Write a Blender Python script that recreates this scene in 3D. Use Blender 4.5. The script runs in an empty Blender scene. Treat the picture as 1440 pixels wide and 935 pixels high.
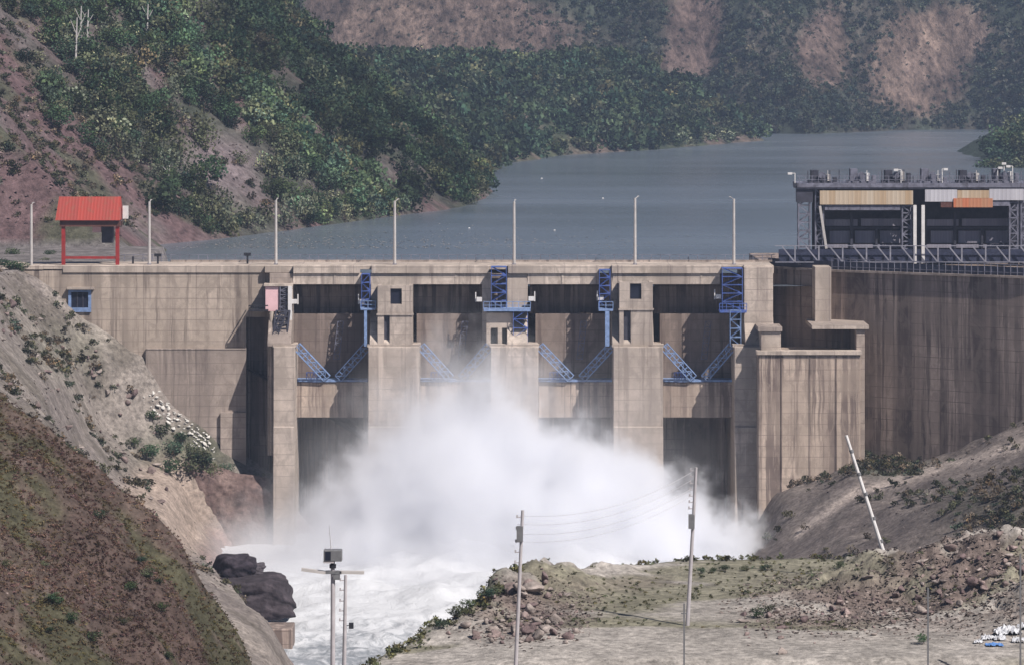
import bpy, bmesh, math, random
import numpy as np
from mathutils import Vector, Matrix

random.seed(7)
RNG = np.random.default_rng(11)
S = bpy.context.scene
COL = S.collection
F = 5000.0          # focal length in photo pixels (photo is 1440 x 935)
HY = 60.0           # eye level: all heights are measured from the lens

def X(px, d): return (px - 720.0) * d / F
def Z(py, d): return (HY - py) * d / F
def P(px, py, d): return Vector((X(px, d), d, Z(py, d)))

# ------------------------------------------------------------------ noise
_T = np.random.default_rng(3).random((256, 256))
def vn(x, y):
    xi = np.floor(x).astype(np.int64); yi = np.floor(y).astype(np.int64)
    fx = x - xi; fy = y - yi
    fx = fx*fx*(3-2*fx); fy = fy*fy*(3-2*fy)
    a = _T[xi & 255, yi & 255]; b = _T[(xi+1) & 255, yi & 255]
    c = _T[xi & 255, (yi+1) & 255]; d = _T[(xi+1) & 255, (yi+1) & 255]
    return (a*(1-fx)+b*fx)*(1-fy) + (c*(1-fx)+d*fx)*fy
def fbm(x, y, sc=1.0, oc=5, seed=0):
    x = np.asarray(x, float)/sc + seed*17.31; y = np.asarray(y, float)/sc + seed*9.73
    s = 0; a = 0.5; t = 0
    for i in range(oc):
        s = s + a*vn(x, y); t += a
        x, y = x*1.9*0.8 - y*1.9*0.6 + 3.1, x*1.9*0.6 + y*1.9*0.8 + 7.7; a *= 0.55
    return s/t - 0.5
def ridged(x, y, sc=1.0, oc=4, seed=0):
    return 1 - np.abs(fbm(x, y, sc, oc, seed))*4
def sstep(a, b, x):
    t = np.clip((np.asarray(x, float)-a)/(b-a), 0, 1); return t*t*(3-2*t)

# ------------------------------------------------------------------ materials
class NT:
    def __init__(s, name):
        s.m = bpy.data.materials.new(name); s.m.use_nodes = True
        s.t = s.m.node_tree; s.t.nodes.clear()
        s.out = s.n('ShaderNodeOutputMaterial')
    def n(s, typ, **kw):
        nd = s.t.nodes.new(typ)
        for k, v in kw.items():
            if k.startswith('i_'): nd.inputs[k[2:].replace('_', ' ')].default_value = v
            else: setattr(nd, k, v)
        return nd
    def l(s, a, b): s.t.links.new(a, b)
    def pos(s): return s.n('ShaderNodeNewGeometry').outputs['Position']
    def scale(s, v, sc):
        m = s.n('ShaderNodeVectorMath', operation='MULTIPLY'); s.l(v, m.inputs[0]); m.inputs[1].default_value = sc
        return m.outputs[0]
    def noise(s, v, sc, det=4, rough=0.6, dist=0.0):
        n = s.n('ShaderNodeTexNoise'); s.l(v, n.inputs['Vector'])
        n.inputs['Scale'].default_value = sc; n.inputs['Detail'].default_value = det
        n.inputs['Roughness'].default_value = rough; n.inputs['Distortion'].default_value = dist
        return n.outputs['Fac']
    def mr(s, v, a, b, c=0.0, d=1.0, smooth=False):
        m = s.n('ShaderNodeMapRange'); s.l(v, m.inputs[0])
        if smooth: m.interpolation_type = 'SMOOTHSTEP'
        for i, q in enumerate((a, b, c, d)): m.inputs[i+1].default_value = q
        return m.outputs[0]
    def math(s, op, a, b=None):
        m = s.n('ShaderNodeMath', operation=op)
        for i, q in enumerate((a, b)):
            if q is None: continue
            if isinstance(q, (int, float)): m.inputs[i].default_value = q
            else: s.l(q, m.inputs[i])
        return m.outputs[0]
    def mix(s, fac, a, b, blend='MIX'):
        m = s.n('ShaderNodeMix', data_type='RGBA', blend_type=blend)
        for sock, q in ((m.inputs[0], fac), (m.inputs[6], a), (m.inputs[7], b)):
            if isinstance(q, (int, float)): sock.default_value = q
            elif isinstance(q, tuple): sock.default_value = q if len(q) == 4 else (*q, 1)
            else: s.l(q, sock)
        return m.outputs[2]
    def surf(s, col, rough=0.85, bump=None, bstr=0.4, bdist=0.1, metal=0.0, spec=0.3):
        b = s.n('ShaderNodeBsdfPrincipled')
        if isinstance(col, tuple): b.inputs['Base Color'].default_value = (*col, 1)
        else: s.l(col, b.inputs['Base Color'])
        if isinstance(rough, (int, float)): b.inputs['Roughness'].default_value = rough
        else: s.l(rough, b.inputs['Roughness'])
        b.inputs['Metallic'].default_value = metal; b.inputs['Specular IOR Level'].default_value = spec
        if bump is not None:
            bp = s.n('ShaderNodeBump'); bp.inputs['Strength'].default_value = bstr; bp.inputs['Distance'].default_value = bdist
            s.l(bump, bp.inputs['Height']); s.l(bp.outputs[0], b.inputs['Normal'])
        s.l(b.outputs[0], s.out.inputs['Surface'])
        return s.m

def concrete(name, base, dark, streak=0.6, thr=0.5, wet=0.0, blot=0.5, lift=1.5):
    t = NT(name); p = t.pos()
    sep = t.n('ShaderNodeSeparateXYZ'); t.l(p, sep.inputs[0])
    big = t.noise(t.scale(p, (1, 1, 1)), 0.12, 5, 0.65)
    fine = t.noise(p, 1.3, 6, 0.7)
    wob = t.n('ShaderNodeVectorMath', operation='SCALE'); nv = t.n('ShaderNodeTexNoise'); t.l(p, nv.inputs['Vector']); nv.inputs['Scale'].default_value = 0.25; nv.inputs['Detail'].default_value = 3; t.l(nv.outputs['Color'], wob.inputs[0]); wob.inputs['Scale'].default_value = 0.5
    pw = t.n('ShaderNodeVectorMath', operation='ADD'); t.l(p, pw.inputs[0]); t.l(wob.outputs[0], pw.inputs[1]); pw = pw.outputs[0]
    st = t.noise(t.scale(pw, (1.0, 1.0, 0.03)), 0.85, 5, 0.72)
    st2 = t.noise(t.scale(p, (1.0, 1.0, 0.012)), 0.28, 3, 0.6)
    # formwork lifts and vertical joints
    lz = t.math('FRACT', t.math('DIVIDE', sep.outputs[2], lift))
    line = t.mr(t.math('ABSOLUTE', t.math('SUBTRACT', lz, 0.5)), 0.455, 0.49, 0, 1)
    jit = t.n('ShaderNodeTexWhiteNoise', noise_dimensions='1D')
    t.l(t.math('FLOOR', t.math('DIVIDE', sep.outputs[2], lift)), jit.inputs['W'])
    c = t.mix(t.mr(big, 0.38, 0.62), tuple(x*0.74 for x in base), tuple(min(1, x*1.16) for x in base))
    c = t.mix(t.mr(fine, 0.4, 0.64, 0, 0.6), c, tuple(x*0.72 for x in base))
    c = t.mix(t.mr(jit.outputs[0], 0, 1, 0, 0.22), c, tuple(x*0.7 for x in base))
    c = t.mix(t.math('MULTIPLY', line, t.mr(big, 0.3, 0.65, 0.15, 0.8)), c, dark)
    fade = t.mr(t.noise(p, 0.10, 3, 0.6), 0.34, 0.56, 0.5, 1.0); s1 = t.math('MULTIPLY', t.mr(st, thr-0.02, thr+0.07, 0, streak), fade); s2 = t.mr(st2, 0.5, 0.62, 0, streak*blot)
    c = t.mix(s1, c, dark); c = t.mix(s2, c, dark)
    bl = t.noise(t.scale(p, (1, 1, 0.6)), 0.45, 5, 0.7, 0.6)
    c = t.mix(t.mr(bl, 0.49, 0.58, 0, 0.6), c, tuple(x*0.52 for x in base))
    cb = t.n('ShaderNodeCombineXYZ'); t.l(t.math('FLOOR', t.math('DIVIDE', sep.outputs[0], 3.7)), cb.inputs[0]); t.l(t.math('FLOOR', t.math('DIVIDE', sep.outputs[2], lift*2)), cb.inputs[2])
    wn = t.n('ShaderNodeTexWhiteNoise'); t.l(cb.outputs[0], wn.inputs['Vector'])
    c = t.mix(t.mr(wn.outputs['Value'], 0, 1, 0, 0.35), c, tuple(x*0.66 for x in base))
    jx = t.math('FRACT', t.math('DIVIDE', sep.outputs[0], 7.4))
    c = t.mix(t.math('MULTIPLY', t.mr(t.math('ABSOLUTE', t.math('SUBTRACT', jx, 0.5)), 0.485, 0.496, 0, 0.7), t.mr(st, 0.35, 0.6)), c, dark)
    # pale lime runs
    s3 = t.mr(t.noise(t.scale(p, (1.3, 1.3, 0.05)), 0.6, 3, 0.6), 0.62, 0.72, 0, 0.4)
    c = t.mix(s3, c, tuple(min(1, x*1.5) for x in base))
    return t.surf(c, 0.9, fine, 0.35, 0.08, spec=0.2)

def plain(name, col, rough=0.6, var=0.25, sc=2.0, rust=None, metal=0.0):
    t = NT(name); p = t.pos()
    n = t.noise(p, sc, 5, 0.65)
    c = t.mix(t.mr(n, 0.3, 0.7), tuple(x*(1-var) for x in col), tuple(min(1, x*(1+var)) for x in col))
    if rust:
        c = t.mix(t.mr(t.noise(t.scale(p, (1, 1, 0.3)), sc*0.8, 5, 0.7), 0.52, 0.68, 0, 0.85), c, rust)
    return t.surf(c, rough, n, 0.15, 0.03, metal)

def corrugated(name, col, col2, pitch=0.35, rust=None):
    t = NT(name); p = t.pos(); sep = t.n('ShaderNodeSeparateXYZ'); t.l(p, sep.inputs[0])
    w = t.math('FRACT', t.math('DIVIDE', sep.outputs[0], pitch))
    h = t.math('ABSOLUTE', t.math('SUBTRACT', w, 0.5))
    pan = t.n('ShaderNodeTexWhiteNoise', noise_dimensions='1D'); t.l(t.math('FLOOR', t.math('DIVIDE', sep.outputs[0], 0.9)), pan.inputs['W'])
    c = t.mix(pan.outputs[0], col, col2)
    c = t.mix(t.mr(h, 0.4, 0.5, 0, 0.5), c, tuple(x*0.5 for x in col))
    if rust: c = t.mix(t.mr(t.noise(t.scale(p, (1, 1, 0.25)), 1.2, 5, 0.7), 0.5, 0.66, 0, 0.9), c, rust)
    return t.surf(c, 0.5, h, 0.6, 0.06)

def vcol_mat(name, sc=1.0, bstr=0.5, bdist=0.25, lo=0.4, hi=1.6, rough=0.95, obj_rand=False, translucent=False):
    t = NT(name); p = t.pos()
    a = t.n('ShaderNodeAttribute', attribute_name='Col').outputs['Color']
    n = t.noise(p, sc, 6, 0.7); n2 = t.noise(p, sc*0.22, 4, 0.6)
    m = t.math('MULTIPLY', t.mr(n, 0.28, 0.72, lo, hi), t.mr(n2, 0.3, 0.7, 0.72, 1.28))
    if obj_rand:
        r = t.n('ShaderNodeObjectInfo').outputs['Random']
        m = t.math('MULTIPLY', t.mr(r, 0, 1, 0.6, 1.9), 1.0)
    c = t.n('ShaderNodeVectorMath', operation='SCALE'); t.l(a, c.inputs[0]); t.l(m, c.inputs['Scale'])
    if translucent:
        d = t.n('ShaderNodeBsdfDiffuse'); tr = t.n('ShaderNodeBsdfTranslucent'); mx = t.n('ShaderNodeMixShader'); mx.inputs[0].default_value = 0.2
        t.l(c.outputs[0], d.inputs[0]); t.l(c.outputs[0], tr.inputs[0]); t.l(d.outputs[0], mx.inputs[1]); t.l(tr.outputs[0], mx.inputs[2])
        t.l(mx.outputs[0], t.out.inputs['Surface']); return t.m
    return t.surf(c.outputs[0], rough, n if not obj_rand else None, bstr, bdist, spec=0.15)

M = {}
M['conc'] = concrete('weathered_concrete', (0.54, 0.45, 0.385), (0.11, 0.086, 0.08), 0.9, 0.53)
M['conc_pale'] = concrete('pale_concrete', (0.60, 0.51, 0.445), (0.17, 0.135, 0.13), 0.7, 0.56)
M['conc_grey'] = concrete('grey_concrete', (0.45, 0.375, 0.335), (0.10, 0.08, 0.078), 0.8, 0.54)
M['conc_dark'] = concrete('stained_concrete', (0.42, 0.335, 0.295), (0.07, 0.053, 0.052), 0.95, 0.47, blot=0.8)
M['conc_guide'] = concrete('streaked_concrete', (0.60, 0.485, 0.41), (0.13, 0.098, 0.093), 0.95, 0.49)
M['conc_pier'] = concrete('pier_concrete', (0.56, 0.475, 0.42), (0.18, 0.15, 0.135), 0.75, 0.55)
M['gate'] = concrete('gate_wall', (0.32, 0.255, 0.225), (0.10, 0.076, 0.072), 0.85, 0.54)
M['red_wall'] = concrete('red_stained_wall', (0.25, 0.165, 0.14), (0.13, 0.09, 0.085), 0.5, 0.5)
M['blue'] = plain('blue_paint', (0.075, 0.13, 0.40), 0.5, 0.3, 1.5, rust=(0.14, 0.15, 0.24))
M['blue_pale'] = plain('faded_blue_paint', (0.20, 0.29, 0.50), 0.55, 0.3, 1.5)
M['navy'] = plain('navy_paint', (0.035, 0.04, 0.075), 0.5, 0.4, 1.2)
M['pink'] = plain('pink_sheet', (0.80, 0.52, 0.55), 0.5, 0.08, 1.0)
M['white'] = plain('white_paint', (0.72, 0.70, 0.70), 0.5, 0.12, 1.0)
M['lampgrey'] = plain('galvanised_post', (0.50, 0.47, 0.46), 0.5, 0.15, 1.0)
M['polegrey'] = plain('concrete_pole', (0.46, 0.43, 0.45), 0.6, 0.15, 1.5)
M['poledark'] = plain('dull_steel', (0.17, 0.17, 0.18), 0.5, 0.2, 3.0)
M['black'] = plain('black_iron', (0.025, 0.025, 0.032), 0.5, 0.3, 2.0)
M['glass'] = plain('dark_pane', (0.010, 0.013, 0.03), 0.6, 0.3, 1.0)
M['red'] = corrugated('red_tin', (0.40, 0.06, 0.045), (0.31, 0.06, 0.05), 0.45, rust=(0.26, 0.085, 0.06))
M['redframe'] = plain('red_paint', (0.33, 0.035, 0.035), 0.5, 0.2, 1.5, rust=(0.24, 0.06, 0.05))
M['rust'] = plain('rusty_steel', (0.12, 0.05, 0.04), 0.7, 0.3, 1.5)
M['steel'] = plain('grey_steel', (0.17, 0.17, 0.22), 0.5, 0.4, 1.3, rust=(0.06, 0.055, 0.07))
M['steel_dark'] = plain('dark_steel', (0.05, 0.05, 0.07), 0.6, 0.4, 1.0)
M['truss'] = plain('grey_truss_paint', (0.26, 0.26, 0.31), 0.5, 0.25, 1.0)
M['panel_grey'] = corrugated('grey_gate_panel', (0.30, 0.28, 0.33), (0.20, 0.19, 0.24), 0.4)
M['cream'] = corrugated('cream_panel', (0.56, 0.47, 0.37), (0.46, 0.33, 0.21), 0.62)
M['whitepanel'] = corrugated('white_panel', (0.56, 0.55, 0.60), (0.46, 0.45, 0.50), 0.6)
M['orange'] = corrugated('orange_panel', (0.56, 0.18, 0.09), (0.48, 0.25, 0.15), 0.5)
M['terrain'] = vcol_mat('hill_ground', 0.8, 1.0, 1.0)
def m_mountain():
    t = NT('mountain_ground'); p = t.scale(t.pos(),(1,0.6,0.45))
    a = t.n('ShaderNodeAttribute', attribute_name='Col').outputs['Color']
    n = t.noise(p,0.35,7,0.75); n2 = t.noise(p,0.07,5,0.65)
    m = t.math('MULTIPLY', t.mr(n,0.34,0.66,0.2,1.8), t.mr(n2,0.34,0.66,0.45,1.5))
    c = t.n('ShaderNodeVectorMath', operation='SCALE'); t.l(a,c.inputs[0]); t.l(m,c.inputs['Scale'])
    return t.surf(c.outputs[0],0.95,n,1.0,2.0,spec=0.1)
M['mountain'] = m_mountain()
M['ground'] = vcol_mat('near_ground', 1.6, 0.8, 0.3)
M['leaf'] = vcol_mat('foliage', 1.0, translucent=True, lo=0.75, hi=1.25)
M['leaf_r'] = vcol_mat('foliage_tree', 1.0, obj_rand=True, translucent=True)
M['bark'] = plain('bark', (0.10, 0.075, 0.06), 0.9, 0.3, 3)
M['rock'] = vcol_mat('rock', 1.3, 0.9, 0.25)
M['plastic_white'] = plain('white_plastic_sheet', (0.55, 0.56, 0.60), 0.5, 0.4, 4)
M['plastic_blue'] = plain('blue_plastic_sheet', (0.10, 0.22, 0.50), 0.4, 0.2, 2)

# ------------------------------------------------------------------ mesh builder
ORG = {}
class MB:
    def __init__(s): s.v = []; s.f = []
    def add(s, vs, fs):
        o = len(s.v); s.v += [tuple(q) for q in vs]; s.f += [tuple(i+o for i in f) for f in fs]; return s
    def box(s, x0, x1, y0, y1, z0, z1):
        return s.add([(x0,y0,z0),(x1,y0,z0),(x1,y1,z0),(x0,y1,z0),(x0,y0,z1),(x1,y0,z1),(x1,y1,z1),(x0,y1,z1)],
              [(0,3,2,1),(4,5,6,7),(0,1,5,4),(1,2,6,5),(2,3,7,6),(3,0,4,7)])
    def pb(s, px0, px1, py0, py1, y, dep):      # box whose front face is at distance y
        return s.box(X(px0,y), X(px1,y), y, y+dep, Z(py1,y), Z(py0,y))
    def bar(s, p, q, w, h=None):
        p = Vector(p); q = Vector(q); d = (q-p).normalized(); h = h or w
        up = Vector((0,0,1)) if abs(d.z) < 0.95 else Vector((0,1,0))
        a = d.cross(up).normalized()*w/2; b = a.cross(d).normalized()*h/2
        return s.add([p-a-b,p+a-b,p+a+b,p-a+b,q-a-b,q+a-b,q+a+b,q-a+b],
              [(0,3,2,1),(4,5,6,7),(0,1,5,4),(1,2,6,5),(2,3,7,6),(3,0,4,7)])
    def tube(s, p, q, r0, r1=None, n=8):
        p = Vector(p); q = Vector(q); r1 = r0 if r1 is None else r1; d = (q-p).normalized()
        up = Vector((0,0,1)) if abs(d.z) < 0.95 else Vector((0,1,0))
        a = d.cross(up).normalized(); b = a.cross(d).normalized()
        c = [(a*math.cos(2*math.pi*i/n)+b*math.sin(2*math.pi*i/n)) for i in range(n)]
        vs = [p+k*r0 for k in c]+[q+k*r1 for k in c]
        fs = [(i,(i+1)%n,n+(i+1)%n,n+i) for i in range(n)]+[tuple(range(n))[::-1],tuple(range(n,2*n))]
        return s.add(vs, fs)
    def prism_x(s, x0, x1, prof):               # profile of (y,z) swept along x
        n = len(prof)
        vs = [(x0,y,z) for y,z in prof]+[(x1,y,z) for y,z in prof]
        return s.add(vs, [tuple(range(n))[::-1], tuple(range(n,2*n))]+[(i,(i+1)%n,n+(i+1)%n,n+i) for i in range(n)])
    def prism_z(s, poly, z0, z1):
        n = len(poly)
        vs = [(x,y,z0) for x,y in poly]+[(x,y,z1) for x,y in poly]
        return s.add(vs, [tuple(range(n))[::-1], tuple(range(n,2*n))]+[(i,(i+1)%n,n+(i+1)%n,n+i) for i in range(n)])
    def lattice(s, p, q, side, w, nb, t=0.12, dep=None, back=Vector((0,1,0))):
        """Ladder-like truss from p to q; width w along 'side', optional second face dep metres behind."""
        p = Vector(p); q = Vector(q); side = Vector(side).normalized()*w/2
        faces = [Vector((0,0,0))]+([back*dep] if dep else [])
        for o in faces:
            s.bar(p-side+o, q-side+o, t); s.bar(p+side+o, q+side+o, t)
            for i in range(nb+1):
                a = p.lerp(q, i/nb)+o; s.bar(a-side, a+side, t*0.8)
                if i < nb:
                    b = p.lerp(q, (i+1)/nb)+o
                    if i % 2: s.bar(a-side, b+side, t*0.7)
                    else: s.bar(a+side, b-side, t*0.7)
        if dep:
            for i in range(nb+1):
                a = p.lerp(q, i/nb)
                s.bar(a-side, a-side+back*dep, t*0.7); s.bar(a+side, a+side+back*dep, t*0.7)
        return s
    def build(s, name, mat, parent=None, origin=None, bevel=0.0, smooth=False):
        if parent is not None: org = ORG[parent.name]
        elif origin is not None: org = Vector(origin)
        else:
            a = np.array(s.v); org = Vector(((a[:,0].min()+a[:,0].max())/2, (a[:,1].min()+a[:,1].max())/2, a[:,2].min()))
        me = bpy.data.meshes.new(name)
        me.from_pydata([(x-org.x, y-org.y, z-org.z) for x,y,z in s.v], [], s.f); me.materials.append(mat)
        o = bpy.data.objects.new(name, me); COL.objects.link(o)
        if parent is not None: o.parent = parent
        else: o.location = org
        ORG[o.name] = org
        if bevel:
            b = o.modifiers.new('bevel', 'BEVEL'); b.width = bevel; b.segments = 1; b.limit_method = 'ANGLE'
        if smooth: me.polygons.foreach_set('use_smooth', [True]*len(me.polygons))
        return o
def tag(o, label, cat, group=None):
    o['label'] = label; o['category'] = cat
    if group: o['group'] = group
    return o
def thing(name, label, cat, loc, group=None):
    o = bpy.data.objects.new(name, None); COL.objects.link(o); o.location = loc; ORG[o.name] = Vector(loc)
    o.empty_display_size = 0.3
    return tag(o, label, cat, group)
def kind(o, k, label=None, cat=None):
    o['kind'] = k
    if label: o['label'] = label
    if cat: o['category'] = cat
    return o

def np_mesh(name, v, f, mat, col=None, smooth=False, mats=None):
    """v (n,3), f (m,k) arrays -> object with optional point colours"""
    me = bpy.data.meshes.new(name); n, m, k = len(v), len(f), f.shape[1]
    me.vertices.add(n); me.vertices.foreach_set('co', np.ascontiguousarray(v, np.float32).ravel())
    me.loops.add(m*k); me.loops.foreach_set('vertex_index', np.ascontiguousarray(f, np.int32).ravel())
    me.polygons.add(m); me.polygons.foreach_set('loop_start', np.arange(0, m*k, k, dtype=np.int32))
    me.polygons.foreach_set('loop_total', np.full(m, k, np.int32))
    if smooth: me.polygons.foreach_set('use_smooth', np.ones(m, bool))
    me.update(calc_edges=True)
    if col is not None:
        a = me.attributes.new('Col', 'FLOAT_COLOR', 'POINT')
        a.data.foreach_set('color', np.concatenate([col, np.ones((n,1))], 1).astype(np.float32).ravel())
    for q in (mats or [mat]): me.materials.append(q)
    o = bpy.data.objects.new(name, me); COL.objects.link(o); return o

def grid(name, x0, x1, y0, y1, dx, hf, cf, mat, k='structure', label=None, dy=None):
    dy = dy or dx
    nx = int((x1-x0)/dx)+1; ny = int((y1-y0)/dy)+1
    gx, gy = np.meshgrid(np.linspace(x0,x1,nx), np.linspace(y0,y1,ny))
    z = hf(gx, gy); c = cf(gx, gy, z)
    v = np.stack([gx,gy,z],-1).reshape(-1,3)
    i = np.arange(nx*ny).reshape(ny,nx)
    f = np.stack([i[:-1,:-1],i[:-1,1:],i[1:,1:],i[1:,:-1]],-1).reshape(-1,4)
    o = np_mesh(name, v, f, mat, c.reshape(-1,3), smooth=True)
    if k: o['kind'] = k
    if label: o['label'] = label
    return o
def cm(w, a, b):     # colour mix with weight array
    w = np.clip(w,0,1)[...,None]; return np.asarray(a)*(1-w)+np.asarray(b)*w
def proj(x, y, z): return 720+x/y*F, HY-z/y*F
def ray(px, py, hf, y0, y1, st=0.5):
    ys = np.arange(y0, y1, st); xs = X(px, ys); zs = Z(py, ys)
    h = hf(xs, ys); w = np.nonzero(zs <= h)[0]
    i = w[0] if len(w) else len(ys)-1
    return Vector((xs[i], ys[i], float(h[i])))

# ------------------------------------------------------------------ terrain shapes
def seg_dist(x, y, pts):
    d = np.full(np.shape(x), 1e9)
    for (ax,ay),(bx,by) in zip(pts[:-1], pts[1:]):
        ux, uy = bx-ax, by-ay; L = ux*ux+uy*uy
        t = np.clip(((x-ax)*ux+(y-ay)*uy)/L, 0, 1)
        d = np.minimum(d, np.hypot(x-ax-t*ux, y-ay-t*uy))
    return d
def inside(x, y, poly):
    r = np.zeros(np.shape(x), bool); n = len(poly)
    for i in range(n):
        ax,ay = poly[i]; bx,by = poly[(i+1)%n]
        c = ((ay > y) != (by > y)) & (x < (bx-ax)*(y-ay)/((by-ay) if by != ay else 1e-9)+ax); r ^= c
    return r
def sd(x, y, shore, closure):
    d = seg_dist(x, y, shore); return np.where(inside(x, y, shore+closure), d, -d)

WATER = -34.5
SH1 = [(-56,480),(-57,530),(-58,570),(-59,605),(-43,651),(-25,704),(-10.5,750),(-4.6,824),(-40,885),(-80,930),(-330,1000)]
CL1 = [(-330,480)]
def h_hill1(x, y):
    d = sd(x, y, SH1, CL1) + fbm(x,y,30,3,1)*7*sstep(0,25,np.abs(y-560)+5)
    z = WATER + np.where(d > 0, 0.87*d, 0.6*d)
    bench = -31.55 + 0.85*np.maximum(0, np.maximum(y-548, -(x+92)))
    z = np.where((y < 640) & (d > -3), np.minimum(np.maximum(z, np.where(y < 552, -31.6, -99)), bench), z)
    z = np.where(z > 60, 60+45*np.tanh((z-60)/45), z)
    rough = sstep(-31, -24, z)
    return z + rough*(fbm(x,y,26,4,2)*7 + fbm(x,y,7,4,3)*2.6)
SH2 = [(-330,1010),(-90,965),(-6,960),(4,1040),(8.5,1065),(31,1120),(56,1165),(90,1250),(84,1275),(40,1330),(-330,1345)]
def h_hill2(x, y):
    d = sd(x, y, SH2, []) + fbm(x,y,40,4,5)*14
    z = np.where(d > 0, 0.62*d, 0.5*d)
    cap = 25 + np.clip((x-10)*0.1, 0, 6) + fbm(x,y,40,3,6)*6
    z = np.where(z > cap-6, cap-6+6*np.tanh((z-cap+6)/6), z)
    return WATER + z + sstep(0,4,z)*fbm(x,y,12,4,7)*3
SH3 = [(-600,1385),(-100,1375),(60,1370),(114,1335),(150,1392),(184,1412),(200,1385),(262,1290),(400,1150),(700,1000)]
CL3 = [(700,2400),(-600,2400)]
def h_hill3(x, y):
    d = sd(x, y, SH3, CL3) + fbm(x,y,70,4,8)*26 + ridged(x*1.0,y*0.35,34,3,9)*5
    z = np.where(d > 0, 0.98*d, 0.6*d)
    z = np.where(z > 90, 90+60*np.tanh((z-90)/90), z)
    return WATER + z + sstep(0,8,z)*(fbm(x,y,30,4,10)*10 + fbm(x,y,9,4,11)*4)
def h_right(x, y):                                   # headland on the right bank
    d = np.minimum(x-141-fbm(x,y,25,3,12)*10, (y-955)*0.9)
    return WATER + np.where(d > 0, 0.45*d, 0.6*d) + sstep(0,4,d)*fbm(x,y,12,3,13)*3
GX = np.array([-140,-110,-90,-70.6,-67,-59,-51.5,-46,-39,-33.5,-30,-26,-20,0.])
GZ = np.array([5,-8,-20,-31.2,-33,-39,-44.5,-52,-57.5,-60.5,-66,-70,-74,-78.])
def h_grey(x, y):                                    # scree slope below the left abutment
    sh = np.interp(y, [340,370,395,420,440,470,492.5,494.5,500,520], [10,8,2,-3,-9,-12.5,-13,-9,0,0])
    sh = np.where(x < -50, sh*sstep(-78,-50,x), sh)
    z = np.interp(x-sh, GX, GZ)
    z = np.minimum(z, -31.9 - 0.02*(500-y))
    k = sstep(-32.2,-36,z)
    return z + k*(fbm(x,y,11,4,14)*2.2 + fbm(x*0.8+y*0.3,y*0.25,2.4,4,15)*1.3)
CX = np.array([-140,-80,-60,-43.2,-39.6,-35.4,-28.2,-25.2,-23.4,-21.5,-18,-10])
CZ = np.array([20,-8,-17.5,-29.7,-31.8,-35.4,-42,-46.8,-49.5,-54,-60,-74.])
def h_brown(x, y):                                   # spur close to the camera, left
    c = np.interp(x + fbm(x,y,14,3,16)*2.0, CX, CZ)
    z = c - np.where(y < 300, 0.27*(300-y), 0.75*(y-300))
    return z + fbm(x,y,9,4,17)*2.6 + fbm(x*0.7+y*0.7,(y-x)*0.25,3.0,4,81)*1.6 + fbm(x,y,2.2,4,18)*1.1
EDGE = [(-40,236),(-15,250),(-10.4,269),(-4.5,281),(0.5,297),(7,305),(15,311.5),(36,313),(60,322),(120,325)]
CLE = [(120,150),(-40,150)]
def h_plateau(x, y):
    d = sd(x, y, EDGE, CLE)
    z = -45.2 - 0.9*sstep(6,-10,x)+ 0*x
    z = z + np.where(d < 0.8, (d-0.8)*1.1, 0)
    def bump(px, py, dd, rx, ry, h):
        cx = X(px,dd); return h*np.exp(-((x-cx)/rx)**2-((y-dd)/ry)**2)
    flat = fbm(x,y,10,4,19)*0.35
    m = bump(735,0,292,3.0,6,2.0)+bump(690,0,286,2.6,6,1.6)+bump(620,0,277,3,5,0.8)+bump(800,0,297,3,5,1.1)
    m = m + bump(1130,0,287,4,4.5,0.7)+bump(1215,0,293,4.5,5,1.7)+bump(1300,0,294,4.5,6,2.2)+bump(1400,0,292,5,7,2.8)
    m = m + bump(1350,0,304,3.0,4,2.6)+bump(1430,0,305,4,4,2.9)+bump(1480,0,285,6,12,3.0)+bump(860,0,303,5,3,0.6)
    rough = np.clip(m/1.2,0,1)*sstep(-1.5,1,d)
    near = sstep(262,250,y)
    z = z + m + flat + rough*(fbm(x,y,3.2,4,20)*3.0 + fbm(x,y,1.1,3,21)*1.5)
    far = -2-0.2*y+fbm(x,y,20,3,22)*1.5
    return np.where(y < 262, z*(1-near)+np.minimum(far,-0.186*y-1.5)*near, z)
def h_rslope(x, y):
    z = -66 + 0.45*(x-33) - 0.03*(y-440)
    z = np.where(x < 33, -66+1.1*(x-33), z)
    z = z + 4.5*sstep(452,487,y)*sstep(32,37,x)*(1-1.25*sstep(44,58,x))
    return z + fbm(x,y,22,4,23)*5*sstep(33,42,x) + fbm(x,y,6,4,24)*1.6 + fbm(x,y,1.8,3,25)*0.5

# ground cover colours (albedo of what lies there)
PINK=(0.15,0.098,0.102); GREY=(0.17,0.14,0.14); TAN=(0.33,0.255,0.215); SOIL=(0.17,0.125,0.11); MOSS=(0.085,0.095,0.06); DKG=(0.045,0.06,0.045); REDB=(0.155,0.09,0.085); PALE=(0.40,0.34,0.31)
def ell(px, py, cx, cy, rx, ry): return np.exp(-(((px-cx)/rx)**2+((py-cy)/ry)**2)**1.5)
def wood1(px, py):       # how densely the left hill is wooded
    n = 0
    lim = 40+0.62*(py-60)+90*sstep(180,330,py)
    d = sstep(-50, 60, px-lim)
    d = d*(1-0.95*ell(px,py,310,235,60,55))*(1-0.9*ell(px,py,225,115,34,28))*(1-0.75*ell(px,py,360,285,34,28))*(1-0.5*ell(px,py,255,190,30,30))
    line = np.abs((px-490)*0.70-(py-72))
    d = d*(1-1.0*np.exp(-(line/15)**2)*(px > 470)*(px < 665))
    return d
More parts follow.
